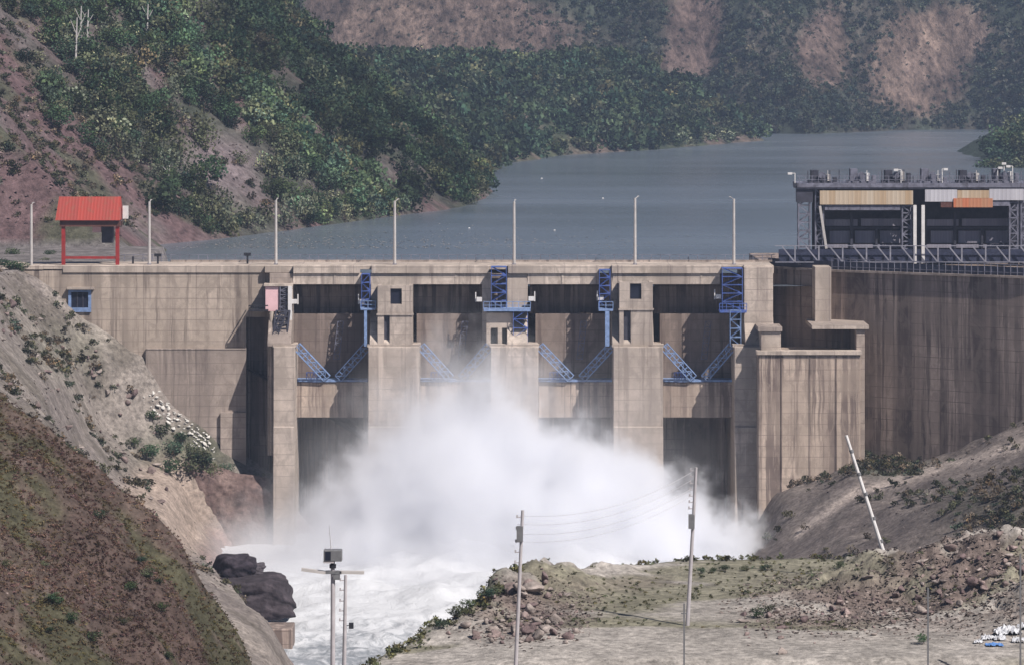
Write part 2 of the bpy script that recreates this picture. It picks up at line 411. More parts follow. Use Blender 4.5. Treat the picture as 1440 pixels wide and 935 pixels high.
def c_hill1(x, y, z):
    px, py = proj(x,y,z); w = wood1(px,py)
    c = cm(sstep(-0.15,0.15,fbm(x,y,14,4,30)), PINK, GREY)
    c = cm(sstep(0.0,0.2,fbm(x,y,9,4,31))*0.8, c, MOSS)
    c = cm(ell(px,py,315,235,70,60), c, (0.23,0.185,0.195))
    c = cm(w*0.75*sstep(-0.2,0.15,fbm(x,y,8,4,32)), c, DKG)
    line = np.abs((px-490)*0.70-(py-72))
    c = cm(0.9*np.exp(-(line/18)**2)*(px > 460)*(px < 670), c, (0.26,0.225,0.195))
    c = cm(sstep(-30.6,-31.4,z)*(y < 560), c, (0.22,0.20,0.20))
    return c
def c_hill2(x, y, z):
    c = cm(sstep(-0.1,0.2,fbm(x,y,25,4,33)), DKG, MOSS)
    return cm(sstep(0.05,0.2,fbm(x,y,18,4,34)), c, (0.15,0.115,0.10))
def rock3(px, py, x, y):
    n = fbm(x,y,22,4,35)*0.9
    r = ell(px,py,610,50,170,75)*1.0 + ell(px,py,975,35,45,60)+ell(px,py,1160,70,34,60)+ell(px,py,1290,110,80,60)+ell(px,py,1330,40,70,40)+ell(px,py,970,90,45,18)+ell(px,py,470,20,40,40)
    return np.clip(r*1.2+n,0,1)
def c_hill3(x, y, z):
    px, py = proj(x,y,z); r = rock3(px,py,x,y)
    rk = cm(sstep(-0.2,0.2,fbm(x,y,30,4,36)), (0.11,0.079,0.07), (0.165,0.12,0.10))
    c = cm(sstep(-0.15,0.15,fbm(x,y,16,4,37)), (0.045,0.055,0.042), (0.068,0.062,0.052))
    return cm(sstep(0.25,0.6,r), c, rk)
def c_right(x, y, z): return cm(0*x, DKG, DKG)
def c_grey(x, y, z):
    px, py = proj(x,y,z)
    c = cm(sstep(-0.2,0.2,fbm(x+y*0.3,y*0.4,7,4,38)), (0.19,0.165,0.155), (0.255,0.225,0.205))
    c = cm(sstep(0.02,0.2,fbm(x,y,6,4,39))*0.7, c, (0.12,0.105,0.09))
    c = cm(ell(px,py,90,490,60,40)*0.5, c, (0.16,0.155,0.12))
    c = cm(ell(px,py,265,640,70,40)*0.8, c, MOSS)
    c = cm(sstep(0,1,ell(px,py,240,715,70,65)*1.6), c, (0.31,0.25,0.215))
    c = cm(sstep(-66,-69,z), c, (0.24,0.165,0.15))
    c = cm(sstep(-32.3,-31.8,z), c, (0.24,0.215,0.21))
    return c
def c_brown(x, y, z):
    n = fbm(x,y,9,4,40); n2 = fbm(x,y,5,4,41)
    c = cm(sstep(-0.15,0.15,n), (0.085,0.06,0.052), (0.115,0.088,0.074))
    c = cm(sstep(-0.08,0.1,n2+0.6*n), c, (0.07,0.066,0.042))
    return cm(sstep(0.16,0.26,fbm(x,y,2.5,3,42))*0.6, c, (0.15,0.112,0.105))
def c_plateau(x, y, z):
    px, py = proj(x,y,z)
    c = cm(sstep(-0.2,0.2,fbm(x,y*0.5,8,4,43)), (0.31,0.285,0.262), (0.375,0.345,0.32))
    g = sstep(0.0,0.12,fbm(x*0.35,y*0.8,6,4,44)+0.13*ell(px,py,1050,822,260,22)+0.3*ell(px,py,850,835,90,25)-0.12*sstep(850,935,py))
    c = cm(g*0.65, c, (0.14,0.135,0.075))
    m = np.clip(ell(px,py,740,850,90,45)+ell(px,py,1200,850,140,40)+ell(px,py,1380,810,90,70)+ell(px,py,900,820,70,12)*0.4+ell(px,py,1330,785,90,45),0,1)
    c = cm(m*sstep(-0.2,0.1,fbm(x,y,3,4,45)), c, (0.18,0.142,0.128))
    d = sd(x,y,EDGE,CLE)
    c = cm(sstep(2.0,0.0,d)*0.85, c, (0.07,0.085,0.04))
    return c
def c_rslope(x, y, z):
    px, py = proj(x,y,z)
    c = cm(sstep(-0.2,0.2,fbm(x,y,12,4,46)), (0.15,0.127,0.12), (0.20,0.172,0.16))
    c = cm(sstep(0.0,0.2,fbm(x,y,8,4,47))*0.6, c, (0.09,0.075,0.075))
    c = cm(ell(px,py,1400,720,80,40)*0.8, c, (0.075,0.07,0.06))
    c = cm(ell(px,py,1240,650,60,18), c, (0.07,0.085,0.06))
    path = np.abs((py-745)+0.75*(px-1130)); c = cm(np.exp(-(path/7)**2)*(px > 1120)*(px < 1215), c, PALE)
    path = np.abs((py-690)+0.30*(px-1215)); c = cm(np.exp(-(path/7)**2)*(px > 1200)*(px < 1460)*0.8, c, PALE)
    return c

base = MB(); base.add([(-2600,-300,-82),(2600,-300,-82),(2600,3600,-82),(-2600,3600,-82)], [(0,1,2,3)])
kind(base.build('ground', plain('valley_floor', (0.16,0.14,0.10), 0.95, 0.3, 0.02)), 'structure')
kind(grid('hillside', -330, 20, 500, 1000, 1.6, h_hill1, c_hill1, M['terrain']), 'structure', 'rocky wooded hillside on the left bank of the reservoir')
kind(grid('hills', -330, 110, 940, 1360, 3.0, h_hill2, c_hill2, M['terrain']), 'structure', 'green headland reaching into the reservoir')
kind(grid('mountain', -600, 700, 1000, 2000, 4.5, h_hill3, c_hill3, M['mountain']), 'structure', 'far mountainside of brown scree and wooded cliffs')
kind(grid('shore', 115, 330, 930, 1130, 3.0, h_right, c_right, M['terrain']), 'structure', 'right bank headland behind the gate gantry')
kind(grid('slope', -140, -15, 340, 500.2, 0.55, h_grey, c_grey, M['ground']), 'structure', 'grey scree slope below the left end of the dam')
kind(grid('foreground_slope', -140, -10, 205, 345, 0.5, h_brown, c_brown, M['ground']), 'structure', 'scrubby red brown slope in the left foreground')
kind(grid('foreground_ground', -60, 120, 215, 345, 0.35, h_plateau, c_plateau, M['ground']), 'structure', 'gravel flat with grass and rubble in the foreground')
kind(grid('near_ground', -150, 150, -60, 216, 3.0, lambda x,y: np.minimum(-2-0.2*y, -0.186*y-1.5)+fbm(x,y,20,3,22)*1.0, c_brown, M['ground']), 'structure')
kind(grid('right_slope', 26, 125, 325, 506, 0.7, h_rslope, c_rslope, M['ground']), 'structure', 'dusty slope below the right hand dam wall')

# ------------------------------------------------------------------ water
def m_reservoir():
    t = NT('reservoir_water'); p = t.pos()
    n = t.noise(t.scale(p,(1,0.55,1)), 0.55, 5, 0.65); n2 = t.noise(t.scale(p,(0.35,1,1)), 0.012, 4, 0.6)
    c = t.mix(t.mr(n2,0.35,0.65), (0.11,0.135,0.17), (0.14,0.165,0.20))
    return t.surf(c, t.mr(n2,0.35,0.65,0.14,0.3), n, 0.6, 0.3, spec=0.5)
w = MB(); w.add([(-400,503,WATER),(900,503,WATER),(900,1700,WATER),(-400,1700,WATER)], [(0,1,2,3)])
kind(w.build('water', m_reservoir()), 'structure', 'still grey blue reservoir behind the dam')
RIV = -69.4
BAYS = [(415,518),(590,690),(757,862),(932,1032)]
def h_river(x, y):
    z = RIV + fbm(x,y,9,5,50)*1.8 + fbm(x,y,2.5,4,51)*1.0
    for i,(a,b) in enumerate(BAYS):
        cx = X((a+b)/2,490); amp = (1.0,5,6,2.0)[i]
        z = z + amp*np.exp(-((x-cx)/6.5)**2-((y-477)/13)**2)*(1+fbm(x,y,5,4,52+i)*1.2)
    z = z + 2.2*np.exp(-((x+3)/22)**2-((y-455)/22)**2)*(1+fbm(x,y,6,4,57)*2)
    return z
def m_foam():
    t = NT('white_water'); p = t.pos()
    a = t.n('ShaderNodeAttribute', attribute_name='Col').outputs['Fac']
    n = t.noise(t.scale(p,(1,0.6,1)), 0.55, 7, 0.7, 0.8)
    f = t.math('ADD', n, a); f = t.mr(f, 0.48, 0.7, 0, 1)
    c = t.mix(f, (0.25,0.27,0.30), (0.62,0.635,0.67))
    return t.surf(c, 0.7, n, 0.8, 0.4)
kind(grid('river_water', -48, 48, 345, 499, 0.6, h_river, lambda x,y,z: np.repeat(sstep(395,450,y)[...,None]*0.40+0.0,3,-1), m_foam()), 'structure', 'white foaming water of the stilling basin below the dam')

# ------------------------------------------------------------------ dam
dam = thing('concrete_dam', 'long streaked concrete dam with four gated bays and white spray at its foot', 'dam', (0,500,-69))
FL = Z(780,494)
ztop = Z(374,499.3)
# left abutment
b = MB()
n = [(X(30,500),Z(381,500)),(X(62,500),Z(380.5,500)),(X(95,500),Z(380,500)),(X(346,500),Z(380,500)),(X(346,500),FL),(X(30,500),FL)]
vs = [(x,500,z) for x,z in n]+[(x,512,z) for x,z in n]; k = len(n)
b.add(vs, [tuple(range(k)), tuple(range(k,2*k))[::-1]]+[(i,k+i,k+(i+1)%k,(i+1)%k) for i in range(k)])
abut = b.build('abutment_wall', M['conc'], dam)
b = MB(); b.pb(346,379,383,446,500.0,12); b.build('upper_block', M['conc'], abut)
b = MB(); b.pb(346,379,446.1,760,503.5,8); b.build('recess_wall', M['conc_dark'], abut)  # set back, and darker concrete deepens the shade in this recess
b = MB(); b.pb(205,346,492,760,499.45,0.54); b.pb(310,346,580,760,498.9,0.54)
b.build('lower_facing', M['conc_grey'], abut)
b = MB(); b.pb(205,346,490,491.8,499.38,0.6)
b.build('ledge', M['conc_grey'], abut)
b = MB()
for (a0,a1,c0,c1) in ((96,100,408,439),(124,128,408,439),(100,124,408,411),(100,124,433,439)): b.pb(a0,a1,c0,c1,499.7,0.3)
wf = b.build('window', M['blue_pale'], abut)
MB().pb(100,124,411,433,499.9,0.1).build('pane', M['glass'], wf)
b = MB(); b.pb(108,109.2,411,433,499.8,0.1); b.pb(116,117.2,411,433,499.8,0.1); b.build('window_bar', M['steel_dark'], wf)
MB().pb(94,132,404.5,407.5,499.2,0.8).build('window_hood', M['conc_pale'], abut)
# crest deck, coping and beam over the bays
b = MB()
b.box(X(380,499.3), X(1088,499.3), 499.3, 508.5, ztop-0.55, ztop)
b.box(X(60,499.3), X(380,499.3), 499.86, 508.5, ztop-0.55, ztop)
b.box(X(40,499.3)-26, X(60,499.3), 499.86, 508.5, ztop-0.6, ztop-0.05)
deck = b.build('deck', M['conc_pale'], dam, bevel=0.05)
b = MB(); b.pb(88,372,374,384,499.8,0.2); b.pb(372,412,374,384,499.0,0.95)
for a0,a1 in ((412,506),(522,688),(714,842),(860,1014),(1046,1088)): b.pb(a0,a1,373.5,385,497.9,1.4)
b.build('coping', M['conc_pale'], deck, bevel=0.06)
b = MB()
for a0,a1 in ((412,508),(521,684),(742,842),(862,1012)): b.pb(a0,a1,385,400,498.2,2.5)
for px in (470,640,790,985): b.pb(px,px+2.5,386,400,498.12,0.08)
b.build('bridge_beam', M['conc_pale'], deck)
# upstream railing
b = MB()
for px in np.arange(175,1090,13.0): b.bar((X(px,508.3),508.3,ztop),(X(px,508.3),508.3,ztop+1.0),0.09)
for h in (0.5,1.0): b.bar((X(170,508.3),508.3,ztop+h),(X(1090,508.3),508.3,ztop+h),0.07)
b.build('railing', M['steel'], deck)
b = MB(); b.box(X(240,508),X(1086,508),508.02,508.25,ztop,ztop+0.28); b.build('kerb', M['conc_grey'], deck)

PIERS = [((385,415),(378,411)),((518,590),(510,580)),((690,757),(678,742)),((862,932),(842,918)),((1032,1076),(1014,1087))]
piers = []
for i,((l0,l1),(u0,u1)) in enumerate(PIERS):
    b = MB(); zt = Z(487,494)
    prof = [(513,zt),(513,FL),(492.0,FL),(492.5,Z(600,492.5)),(492.8,Z(600,492.8)),(493,zt)]
    b.prism_x(X(l0,494),X(l1,494),prof)
    p = b.build('pier', M['conc_pier'], dam, bevel=0.08); piers.append(p)
    b = MB(); prof = [(512,zt+0.01),(493.8,zt+0.01),(493.9,zt+0.5),(497.7,Z(437,497.7)),(498.4,Z(384.5,498.4)),(512,Z(384.5,498.4))]
    u0b, u1b = u0, u1
    if i == 1: u0b = 521
    if i == 3: u0b = 860
    if i == 4: u0b = 1046
    if i == 2: u0b, u1b = 713, 742
    b.prism_x(X(u0b,497),X(u1b,497),prof)
    b.build('upper_pier', M['conc_pale'] if i else M['conc_grey'], p, bevel=0.05)
    if i == 2:
        b = MB(); b.pb(678,692,384.8,487,498.3,10); b.pb(684,722,440,461,495.6,3.0); b.pb(684,690,461,487,495.4,3); b.pb(700,706,461,487,495.4,3); b.pb(716,722,461,487,495.4,3)
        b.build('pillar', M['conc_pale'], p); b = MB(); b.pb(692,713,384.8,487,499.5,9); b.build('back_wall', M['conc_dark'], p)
    b = MB(); b.pb(l0-1.5,l1+1.5,484.5,488,493.7,1.6); b.build('ledge', M['conc_pale'], p)

def hoist_house(p, x0, x1, y0, win, slot):
    b = MB(); yf = 493.85
    # front wall built round its openings
    (wx0,wx1,wy0,wy1),(sx0,sx1,sy0,sy1) = win, slot
    b.pb(x0,wx0,y0,wy1,yf,0.5); b.pb(wx1,x1,y0,wy1,yf,0.5); b.pb(wx0,wx1,y0,wy0,yf,0.5)
    b.pb(x0,x1,wy1,sy0,yf,0.5)
    b.pb(x0,sx0,sy0,486.5,yf,0.5); b.pb(sx1,x1,sy0,486.5,yf,0.5)
    b.pb(x0,x0+5,y0,486.5,yf+0.5,3.6); b.pb(x1-5,x1,y0,486.5,yf+0.5,3.6)
    b.pb(x0-1.5,x1+1.5,wy1+13,wy1+15.5,yf-0.15,0.64)
    h = b.build('hoist_house', M['conc_pier'], p)
    b = MB(); b.pb(wx0,wx1,wy0,wy1,yf+0.35,0.1); b.build('window', M['glass'], h)
    b = MB(); b.pb(sx0,sx1,sy0,486.5,yf+0.42,0.1); b.build('doorway', M['steel_dark'], h)
hoist_house(piers[1], 531, 580, 402, (549,565,406,428), (540,548,441,486))
hoist_house(piers[3], 871, 918, 397, (886,902,399,421), (877,887,436,482))

def stair_tower(p, x0, x1, y0, y1, yf, dep=1.4, nb=4, mat='blue'):
    b = MB(); w = abs(X(x1,yf)-X(x0,yf)); cx = (X(x0,yf)+X(x1,yf))/2
    b.lattice((cx,yf,Z(y1,yf)), (cx,yf,Z(y0,yf)), (1,0,0), w, nb, 0.08, dep)
    n = nb
    for i in range(n):                     # stair flights
        za = Z(y1,yf)+(Z(y0,yf)-Z(y1,yf))*i/n; zb = Z(y1,yf)+(Z(y0,yf)-Z(y1,yf))*(i+1)/n
        s = 1 if i % 2 else -1
        b.bar((cx-s*w*0.45,yf+dep*0.5,za),(cx+s*w*0.45,yf+dep*0.5,zb),0.3,0.16)
        b.box(cx-w/2,cx+w/2,yf+0.05,yf+dep-0.05,zb-0.06,zb+0.03)
    return b.build('stair_tower', M[mat], p)
stair_tower(piers[1],508.5,520,386,434,496.4,1.8,4)
stair_tower(piers[2],691,712,376,436,496.0,2.4,5)
stair_tower(piers[2],722,742,436,487,494.8,1.5,4)
stair_tower(piers[3],843,858,380,436,496.4,1.8,5)
stair_tower(piers[4],1016,1044,378,436,495.6,2.6,5)
stair_tower(piers[4],1027,1042,437,487,494.6,1.6,4,'blue_pale')
for i,(x0,x1,y0,y1) in ((1,(507,528,433.5,436)),(2,(680,746,434.5,438)),(3,(842,862,434.5,437.5)),(4,(1012,1050,437,440))):
    b = MB(); b.pb(x0,x1,y0,y1,494.6,3.2)
    for q in np.linspace(x0,x1,max(3,int((x1-x0)/7))): b.bar(P(q,y0,494.65),P(q,y0-10,494.65),0.09)
    b.bar(P(x0,y0-10,494.65),P(x1,y0-10,494.65),0.09); b.bar(P(x0,y0-5,494.65),P(x1,y0-5,494.65),0.07)
    b.build('walkway', M['blue_pale'] if i < 4 else M['blue'], piers[i])
for i,(q0,q1) in ((1,(512,516)),(3,(851,857))):
    b = MB(); b.pb(q0,q1,437,487,494.6,0.5); b.build('blue_post', M['blue_pale'], piers[i])
# pier beside the abutment: pink cabin, ladder, pipes
b = MB(); b.pb(373,392,403,438,497.2,2.6); b.build('cabin', M['pink'], piers[0], bevel=0.04)
b = MB(); b.pb(371,411.5,399.5,402.8,496.9,3.0); b.build('cabin_roof', M['conc_pale'], piers[0])
b = MB(); b.lattice(P(400,438,497.0),P(400,403,497.0),(1,0,0),1.2,6,0.12,0.8); b.build('ladder', M['steel'], piers[0])
b = MB(); b.pb(405,410.5,403,487,496.6,0.6); b.build('post', M['white'], piers[0])
b = MB(); b.lattice(P(392,487,494.4),P(398,437,496.5),(1,0,0),1.9,6,0.2,1.6); b.lattice(P(384,478,494.6),P(399,440,496.4),(1,0,0),0.8,6,0.15,1.4)
b.build('stair', M['steel_dark'], piers[0])
b = MB(); b.tube(P(382,640,494.2),P(382,438,496.8),0.3); b.tube(P(378,640,495.2),P(378,470,496.6),0.16); b.build('pipe', M['conc_pale'], piers[0])
b = MB(); b.pb(350,377,435.5,438,496.6,3.2)
for q in (350,356,363,370): b.bar(P(q,436,496.65),P(q,430,496.65),0.09)
b.bar(P(350,430,496.65),P(377,430,496.65),0.16); b.bar(P(350,430,496.65),P(350,430,499.6),0.12)
b.build('balcony', M['black'], piers[0])

# gated bays
for i,((a,c),(oa,oc)) in enumerate(zip(BAYS, ((411,510),(580,678),(742,843),(918,1014)))):
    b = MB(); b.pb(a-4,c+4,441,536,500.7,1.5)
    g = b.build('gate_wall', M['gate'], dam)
    b = MB(); b.pb(a-12,c+8,384.6,441,503.2,0.5); b.build('recess_back', M['conc_dark'], g)  # set back in dark concrete to deepen the shade band under the beam
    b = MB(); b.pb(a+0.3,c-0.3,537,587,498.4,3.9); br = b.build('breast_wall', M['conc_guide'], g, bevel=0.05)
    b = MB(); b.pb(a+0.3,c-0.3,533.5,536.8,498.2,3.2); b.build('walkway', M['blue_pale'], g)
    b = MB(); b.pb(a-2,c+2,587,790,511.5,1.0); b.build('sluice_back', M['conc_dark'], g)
    cx = (a+c)/2
    for s,(pa,pc) in ((0,((a+2,487),(cx-7,532))),(1,((c-2,487),(cx+9,532)))):
        p0 = P(*pa,495.4); p1 = P(*pc,498.0); d = (p1-p0).normalized(); side = d.cross(Vector((0,1,0)))
        b = MB(); b.lattice(p0,p1,side,1.15,7,0.11,0.7); b.bar(p0+side*0.0,p1+side*0.0,0.1)
        b.build('gate_arm', M['blue_pale'], g)
    b = MB(); b.lattice(P(a+58,505,499.55),P(a+64,452,499.55),(1,0,0),0.8,7,0.1); b.build('ladder', M['steel'], g)
    if i < 4:
        b = MB(); b.lattice(P(a+16,530,498.3),P(a+32,530,498.3),(0,0,1),1.3,3,0.12); b.build('guard_rail', M['blue'], g)
def floodlight(px, py, y, s):
    b = MB(); b.bar(P(px,py,y)+Vector((0,0.9,0)),P(px,py,y),0.12); b.box(X(px,y)-0.38,X(px,y)+0.38,y-0.35,y,Z(py,y)-0.3,Z(py,y)+0.3)
    b.bar(P(px+5*s,py-10,y),P(px+5*s,py+4,y),0.14); return b
for pi,px,py,s in ((0,414,424,1),(1,509,424,-1),(2,674,421,-1),(2,747,420,1),(3,845,419,-1),(4,1010,417,-1)):
    floodlight(px,py,497.0,s).build('floodlight', M['white'], piers[pi])

# right hand side: pier tower, guide wall, box, pillar
b = MB(); b.pb(1046,1087,376,470,496.2,8); b.pb(1046,1068,470,487,495.2,9); b.build('tower', M['conc_pale'], piers[4], bevel=0.06)
b = MB(); b.pb(1066,1210,499,800,489.5,13.5); gw = b.build('guide_wall', M['conc_guide'], dam, bevel=0.12)
b = MB(); b.pb(1064,1212,493.5,498.8,489.2,2.2); b.build('coping', M['conc_pale'], gw)
b = MB()
for q in (1098,1138,1175): b.pb(q,q+2,499,800,489.42,0.08)
b.build('joint', M['conc_dark'], gw)
b = MB(); b.pb(1070,1098,466,493,490.5,5); bx = b.build('valve_house', M['conc_pale'], gw, bevel=0.06); b = MB(); b.pb(1066,1100,460,466,490.2,6); b.build('roof', M['conc_grey'], bx)
b = MB(); b.pb(1204,1216,463,800,490.8,11); b.build('corner_pillar', M['conc_grey'], gw, bevel=0.06)
b = MB(); b.pb(1142,1222,457.5,462.8,490.4,11); b.build('roof_slab', M['conc_pale'], gw)
RW = [(X(1080,509),509),(X(1170,501),501),(X(1440,484),484),(108,461),(108,540),(36,540)]
b = MB(); b.prism_z(RW, -75, -32.0); b.v = [(x,y,z if z < -70 else z+max(0,(x-45)*0.008)) for x,y,z in b.v]; rw = b.build('intake_wall', M['conc_dark'], dam)
b = MB(); b.pb(1146,1169,376,459,497.4,4.5); b.build('pillar', M['conc_pale'], rw, bevel=0.05)
b = MB(); x0,y0 = RW[1]; x1,y1 = RW[2]; x2,y2 = RW[3]
def along(t): return (x0+(x1-x0)*t, y0+(y1-y0)*t)
b = MB()
for (ax,ay),(bx_,by) in (((RW[0][0],RW[0][1]-0.2),(x0,y0-0.2)),((x0,y0-0.2),(x1,y1-0.2)),((x1,y1-0.2),(x2,y2-0.2))):
    b.bar((ax,ay,-32.15+max(0,(ax-45)*0.008)),(bx_,by,-32.15+max(0,(bx_-45)*0.008)),0.5,0.3)
b.build('coping', M['conc_grey'], rw)
b = MB(); b.prism_z([(RW[0][0],RW[0][1]+0.1),(x0,y0+0.1),(x1,y1+0.1),(x2,y2+0.1),(x2,y2+0.25),(x1,y1+0.25),(x0,y0+0.25),(RW[0][0],RW[0][1]+0.25)], -32.0, -30.85); b.v = [(x,y,z+max(0,(x-45)*0.008)) for x,y,z in b.v]
b.build('parapet_panel', M['navy'], rw)
b = MB()
for t in np.linspace(0,1.5,46):
    if t <= 1: q = along(t)
    else: q = (x1+(x2-x1)*(t-1)*1.0, y1+(y2-y1)*(t-1)*1.0)
    e = max(0,(q[0]-45)*0.008); b.bar((q[0],q[1]+0.05,-32+e),(q[0],q[1]+0.05,-30.5+e),0.1)
for h in (-30.5,-31.6):
    b.bar((x0,y0+0.05,h),(x1,y1+0.05,h+0.2),0.09); b.bar((x1,y1+0.05,h+0.2),(x2,y2+0.05,h+1.6),0.09)
b.build('railing', M['steel'], rw)
# red rock face between scree and first pier
u_, w_ = np.meshgrid(np.linspace(0,1,60), np.linspace(0,1,60)); xx = -48+u_*15.6; zt_ = np.interp(xx,[-48,-44,-38,-32.4],[-57,-58,-60,-61]); zz = zt_+(-74-zt_)*w_
dsp = fbm(xx,zz*0.5,3.2,5,90)*1.1 + fbm(xx,zz*0.6,0.9,4,91)*0.5
v_ = np.stack([xx,493.9-1.2*w_+dsp*sstep(0,0.08,1-u_)+1.5*(1-sstep(0,0.12,w_)),zz+0.6*fbm(xx,zz,2.0,3,92)],-1).reshape(-1,3); i_ = np.arange(3600).reshape(60,60)
f_ = np.stack([i_[:-1,:-1],i_[1:,:-1],i_[1:,1:],i_[:-1,1:]],-1).reshape(-1,4)
cc_ = cm(sstep(-0.15,0.2,fbm(xx,zz*0.4,2.5,4,93)),(0.15,0.105,0.098),(0.225,0.165,0.15)).reshape(-1,3)
tag(np_mesh('rock_face',v_,f_,M['rock'],cc_),'red brown rock face at the water between the scree slope and the leftmost pier','rock face')

# ------------------------------------------------------------------ gate gantry on the intake
G = 505.0
gan = thing('gate_gantry', 'steel gate gantry with cream, white and orange panels on the right end of the dam', 'gantry', (X(1280,G),G,-32))
zb = -31.6
def gb(*a): return MB().pb(*a)
b = MB(); b.pb(1121,1452,258,264,G-0.6,8); b.pb(1121,1452,264.2,266.5,G-0.3,7.5); gd = b.build('deck', M['steel'], gan)
b = MB()
for px in np.arange(1124,1450,9.0): b.bar(P(px,258,G-0.5),P(px,248,G-0.5),0.08)
for yy in (248,253): b.bar(P(1121,yy,G-0.5),P(1452,yy,G-0.5),0.07)
b.build('railing', M['steel'], gd)
def col(px0,px1,py0,py1,y,nb,mat='steel',dep=1.2):
    b = MB(); cx=(px0+px1)/2; b.lattice(P(cx,py1,y),P(cx,py0,y),(1,0,0),X(px1,y)-X(px0,y),nb,0.2,dep); return b.build('column', M[mat], gan)
col(1123,1139,266,372,G,9); col(1123,1139,266,372,G+5.5,9); col(1147,1158,266,372,G+0.2,9); col(1269,1282,290,360,G,7); col(1420,1431,285,372,G,8); col(1436,1447,266,372,G,8)
col(1269,1282,290,360,G+5.5,7); col(1420,1431,285,372,G+5.5,8)
b = MB(); b.pb(1120,1143,262,285,G-0.2,1.2); b.build('junction_box', M['steel_dark'], gan)
for a0 in (1284.5,1296): MB().pb(a0,a0+4.5,289,371,G-0.8,0.5).build('post', M['white'], gan)
b = MB(); b.bar(P(1153,290,G-0.3),P(1162,350,G-0.3),0.35); b.build('brace', M['lampgrey'], gan)
MB().pb(1153,1284,268.5,288,G-0.45,0.5).build('cream_panel', M['cream'], gan)['label'] = 'cream and rust streaked panel beam'
MB().pb(1160,1266,288.3,296,G-0.2,0.5).build('lower_beam', M['steel'], gan)
MB().pb(1301,1346,267,284,G-0.45,0.5).build('white_panel', M['whitepanel'], gan)
MB().pb(1346.2,1391,268,279,G-0.44,0.5).build('cream_panel', M['cream'], gan)
MB().pb(1391.2,1440,265,282,G-0.46,0.5).build('white_panel', M['whitepanel'], gan)
MB().pb(1341,1396,279.4,292,G-0.6,0.5).build('orange_panel', M['orange'], gan)
MB().pb(1323,1341,284.4,292,G-0.4,0.5).build('red_panel', M['rust'], gan)
MB().pb(1396,1420,282.4,290,G-0.3,0.5).build('lower_beam', M['steel'], gan)
MB().pb(1142,1448,266.6,373,G+6.6,0.4).build('back_wall', M['steel_dark'], gan)  # near-black sheet standing in for the shade inside the gantry
for (a0,a1) in ((1161,1267),(1303,1419)):
    b = MB(); b.pb(a0,a0+45,309,318,G+2.5,0.5); b.pb(a0+50,a1,308,318,G+2.5,0.5); b.build('gate_beam', M['panel_grey'], gan)
    b = MB(); w3 = (a1-a0)/3
    for k in range(3): b.pb(a0+6+k*w3,a0+w3-1+k*w3,325,342,G+2.8,0.4)
    b.pb(a0,a1,344,349,G+2.6,0.5); b.build('gate_leaf', M['panel_grey'], gan)
    b = MB(); b.pb(a0,a1,320,322,G+2.4,0.3); b.pb(a0+w3-0.5,a0+w3+3,300,350,G+2.3,0.3); b.pb(a0+2*w3-0.5,a0+2*w3+2.5,322,350,G+2.3,0.3); b.build('guide_rail', M['steel_dark'], gan)
b = MB(); y = G-1.6
b.bar(P(1090,346,y),P(1455,346,y),0.11); b.bar(P(1090,369,y),P(1455,369,y),0.12)
for k,px in enumerate(np.arange(1100,1455,33.5)):
    b.bar(P(px+18,346,y),P(px+18,369,y),0.2); b.bar(P(px,347,y),P(px+17,368,y),0.18)
b.build('truss_rail', M['truss'], gan)
b = MB(); b.pb(1095,1455,351,370,y+0.9,0.15); b.build('kick_plate', M['navy'], gan)
for k,(px,s) in enumerate(((1148,1),(1203,1),(1252,1),(1303,1),(1357,1),(1404,1))):
    b = MB(); b.pb(px-7,px+3,240-(k%2)*2,258,G+1,2.2); b.pb(px+4,px+14,247,258,G+0.6,2.6); b.pb(px-10,px+24,255,258.2,G+0.4,3.5); b.pb(px+24,px+29,250-(k%3)*3,258,G+2,1.5)
    for q in (-12,-3,9,19,32): b.bar(P(px+q,258,G+0.2),P(px+q,247-(q*7+k*5)%9,G+0.2),0.12)
    h = b.build('hoist', M['steel_dark'] if k % 2 == 0 else M['steel'], gan)
    b = MB(); b.tube(P(px+8,247,G+0.5),P(px+8,247,G+2.8),0.5,n=12); b.build('drum', M['steel'], h)
    b = MB(); b.pb(px+14,px+20,246-(k%3)*2,256,G+0.8,1.2); b.bar(P(px+16,256,G+0.7),P(px+16,240,G+0.7),0.09); b.build('motor', M['white'] if k % 2 else M['lampgrey'], h)
for px,py,dx in ((1118,244,-7),(1267,239,-7),(1325,238,5),(1403,236,4),(1412,230,0),(1424,234,-6)):
    b = MB(); b.bar(P(px,258,G+0.3),P(px,py,G+0.3),0.11); b.bar(P(px,py,G+0.3),P(px+dx+0.01,py,G+0.3),0.09); b.pb(px+dx-3,px+dx+3,py-1,py+2,G+0.1,0.4)
    b.build('deck_lamp', M['white'], gan)

# ------------------------------------------------------------------ red hoist frame on the left
hy = 503.0; hz = Z(377,hy)
hut = thing('hoist_frame', 'red steel hoist frame with red tin canopy on the left end of the crest', 'hoist frame', (X(127,hy),hy,hz))
def part(mb, name, mat, par, **k): return mb.build(name, M[mat], par, **k)
b = MB()
zr0, zr1 = Z(309,hy), Z(277,hy)
b.add([(X(81,hy),hy-2.6,zr0),(X(171,hy),hy-2.6,zr0),(X(170,hy),hy+0.2,zr1),(X(83,hy),hy+0.2,zr1),(X(81,hy),hy+3.2,zr0),(X(171,hy),hy+3.2,zr0)],
      [(0,1,2,3),(3,2,5,4),(0,3,4),(1,5,2)])
part(b,'canopy','red',hut)
b = MB(); b.pb(84,168,309.4,319,hy-2.2,0.4); b.pb(84,168,309.4,319,hy+2.4,0.4); b.pb(84,88,309.4,319,hy-1.7,4); b.pb(164,168,309.4,319,hy-1.7,4); part(b,'beam','rust',hut)
for px in (87,163):
    for yy in (hy-2.0,hy+2.2): part(MB().pb(px-0.5,px+4.5,319,377,yy,0.45),'leg','redframe',hut)
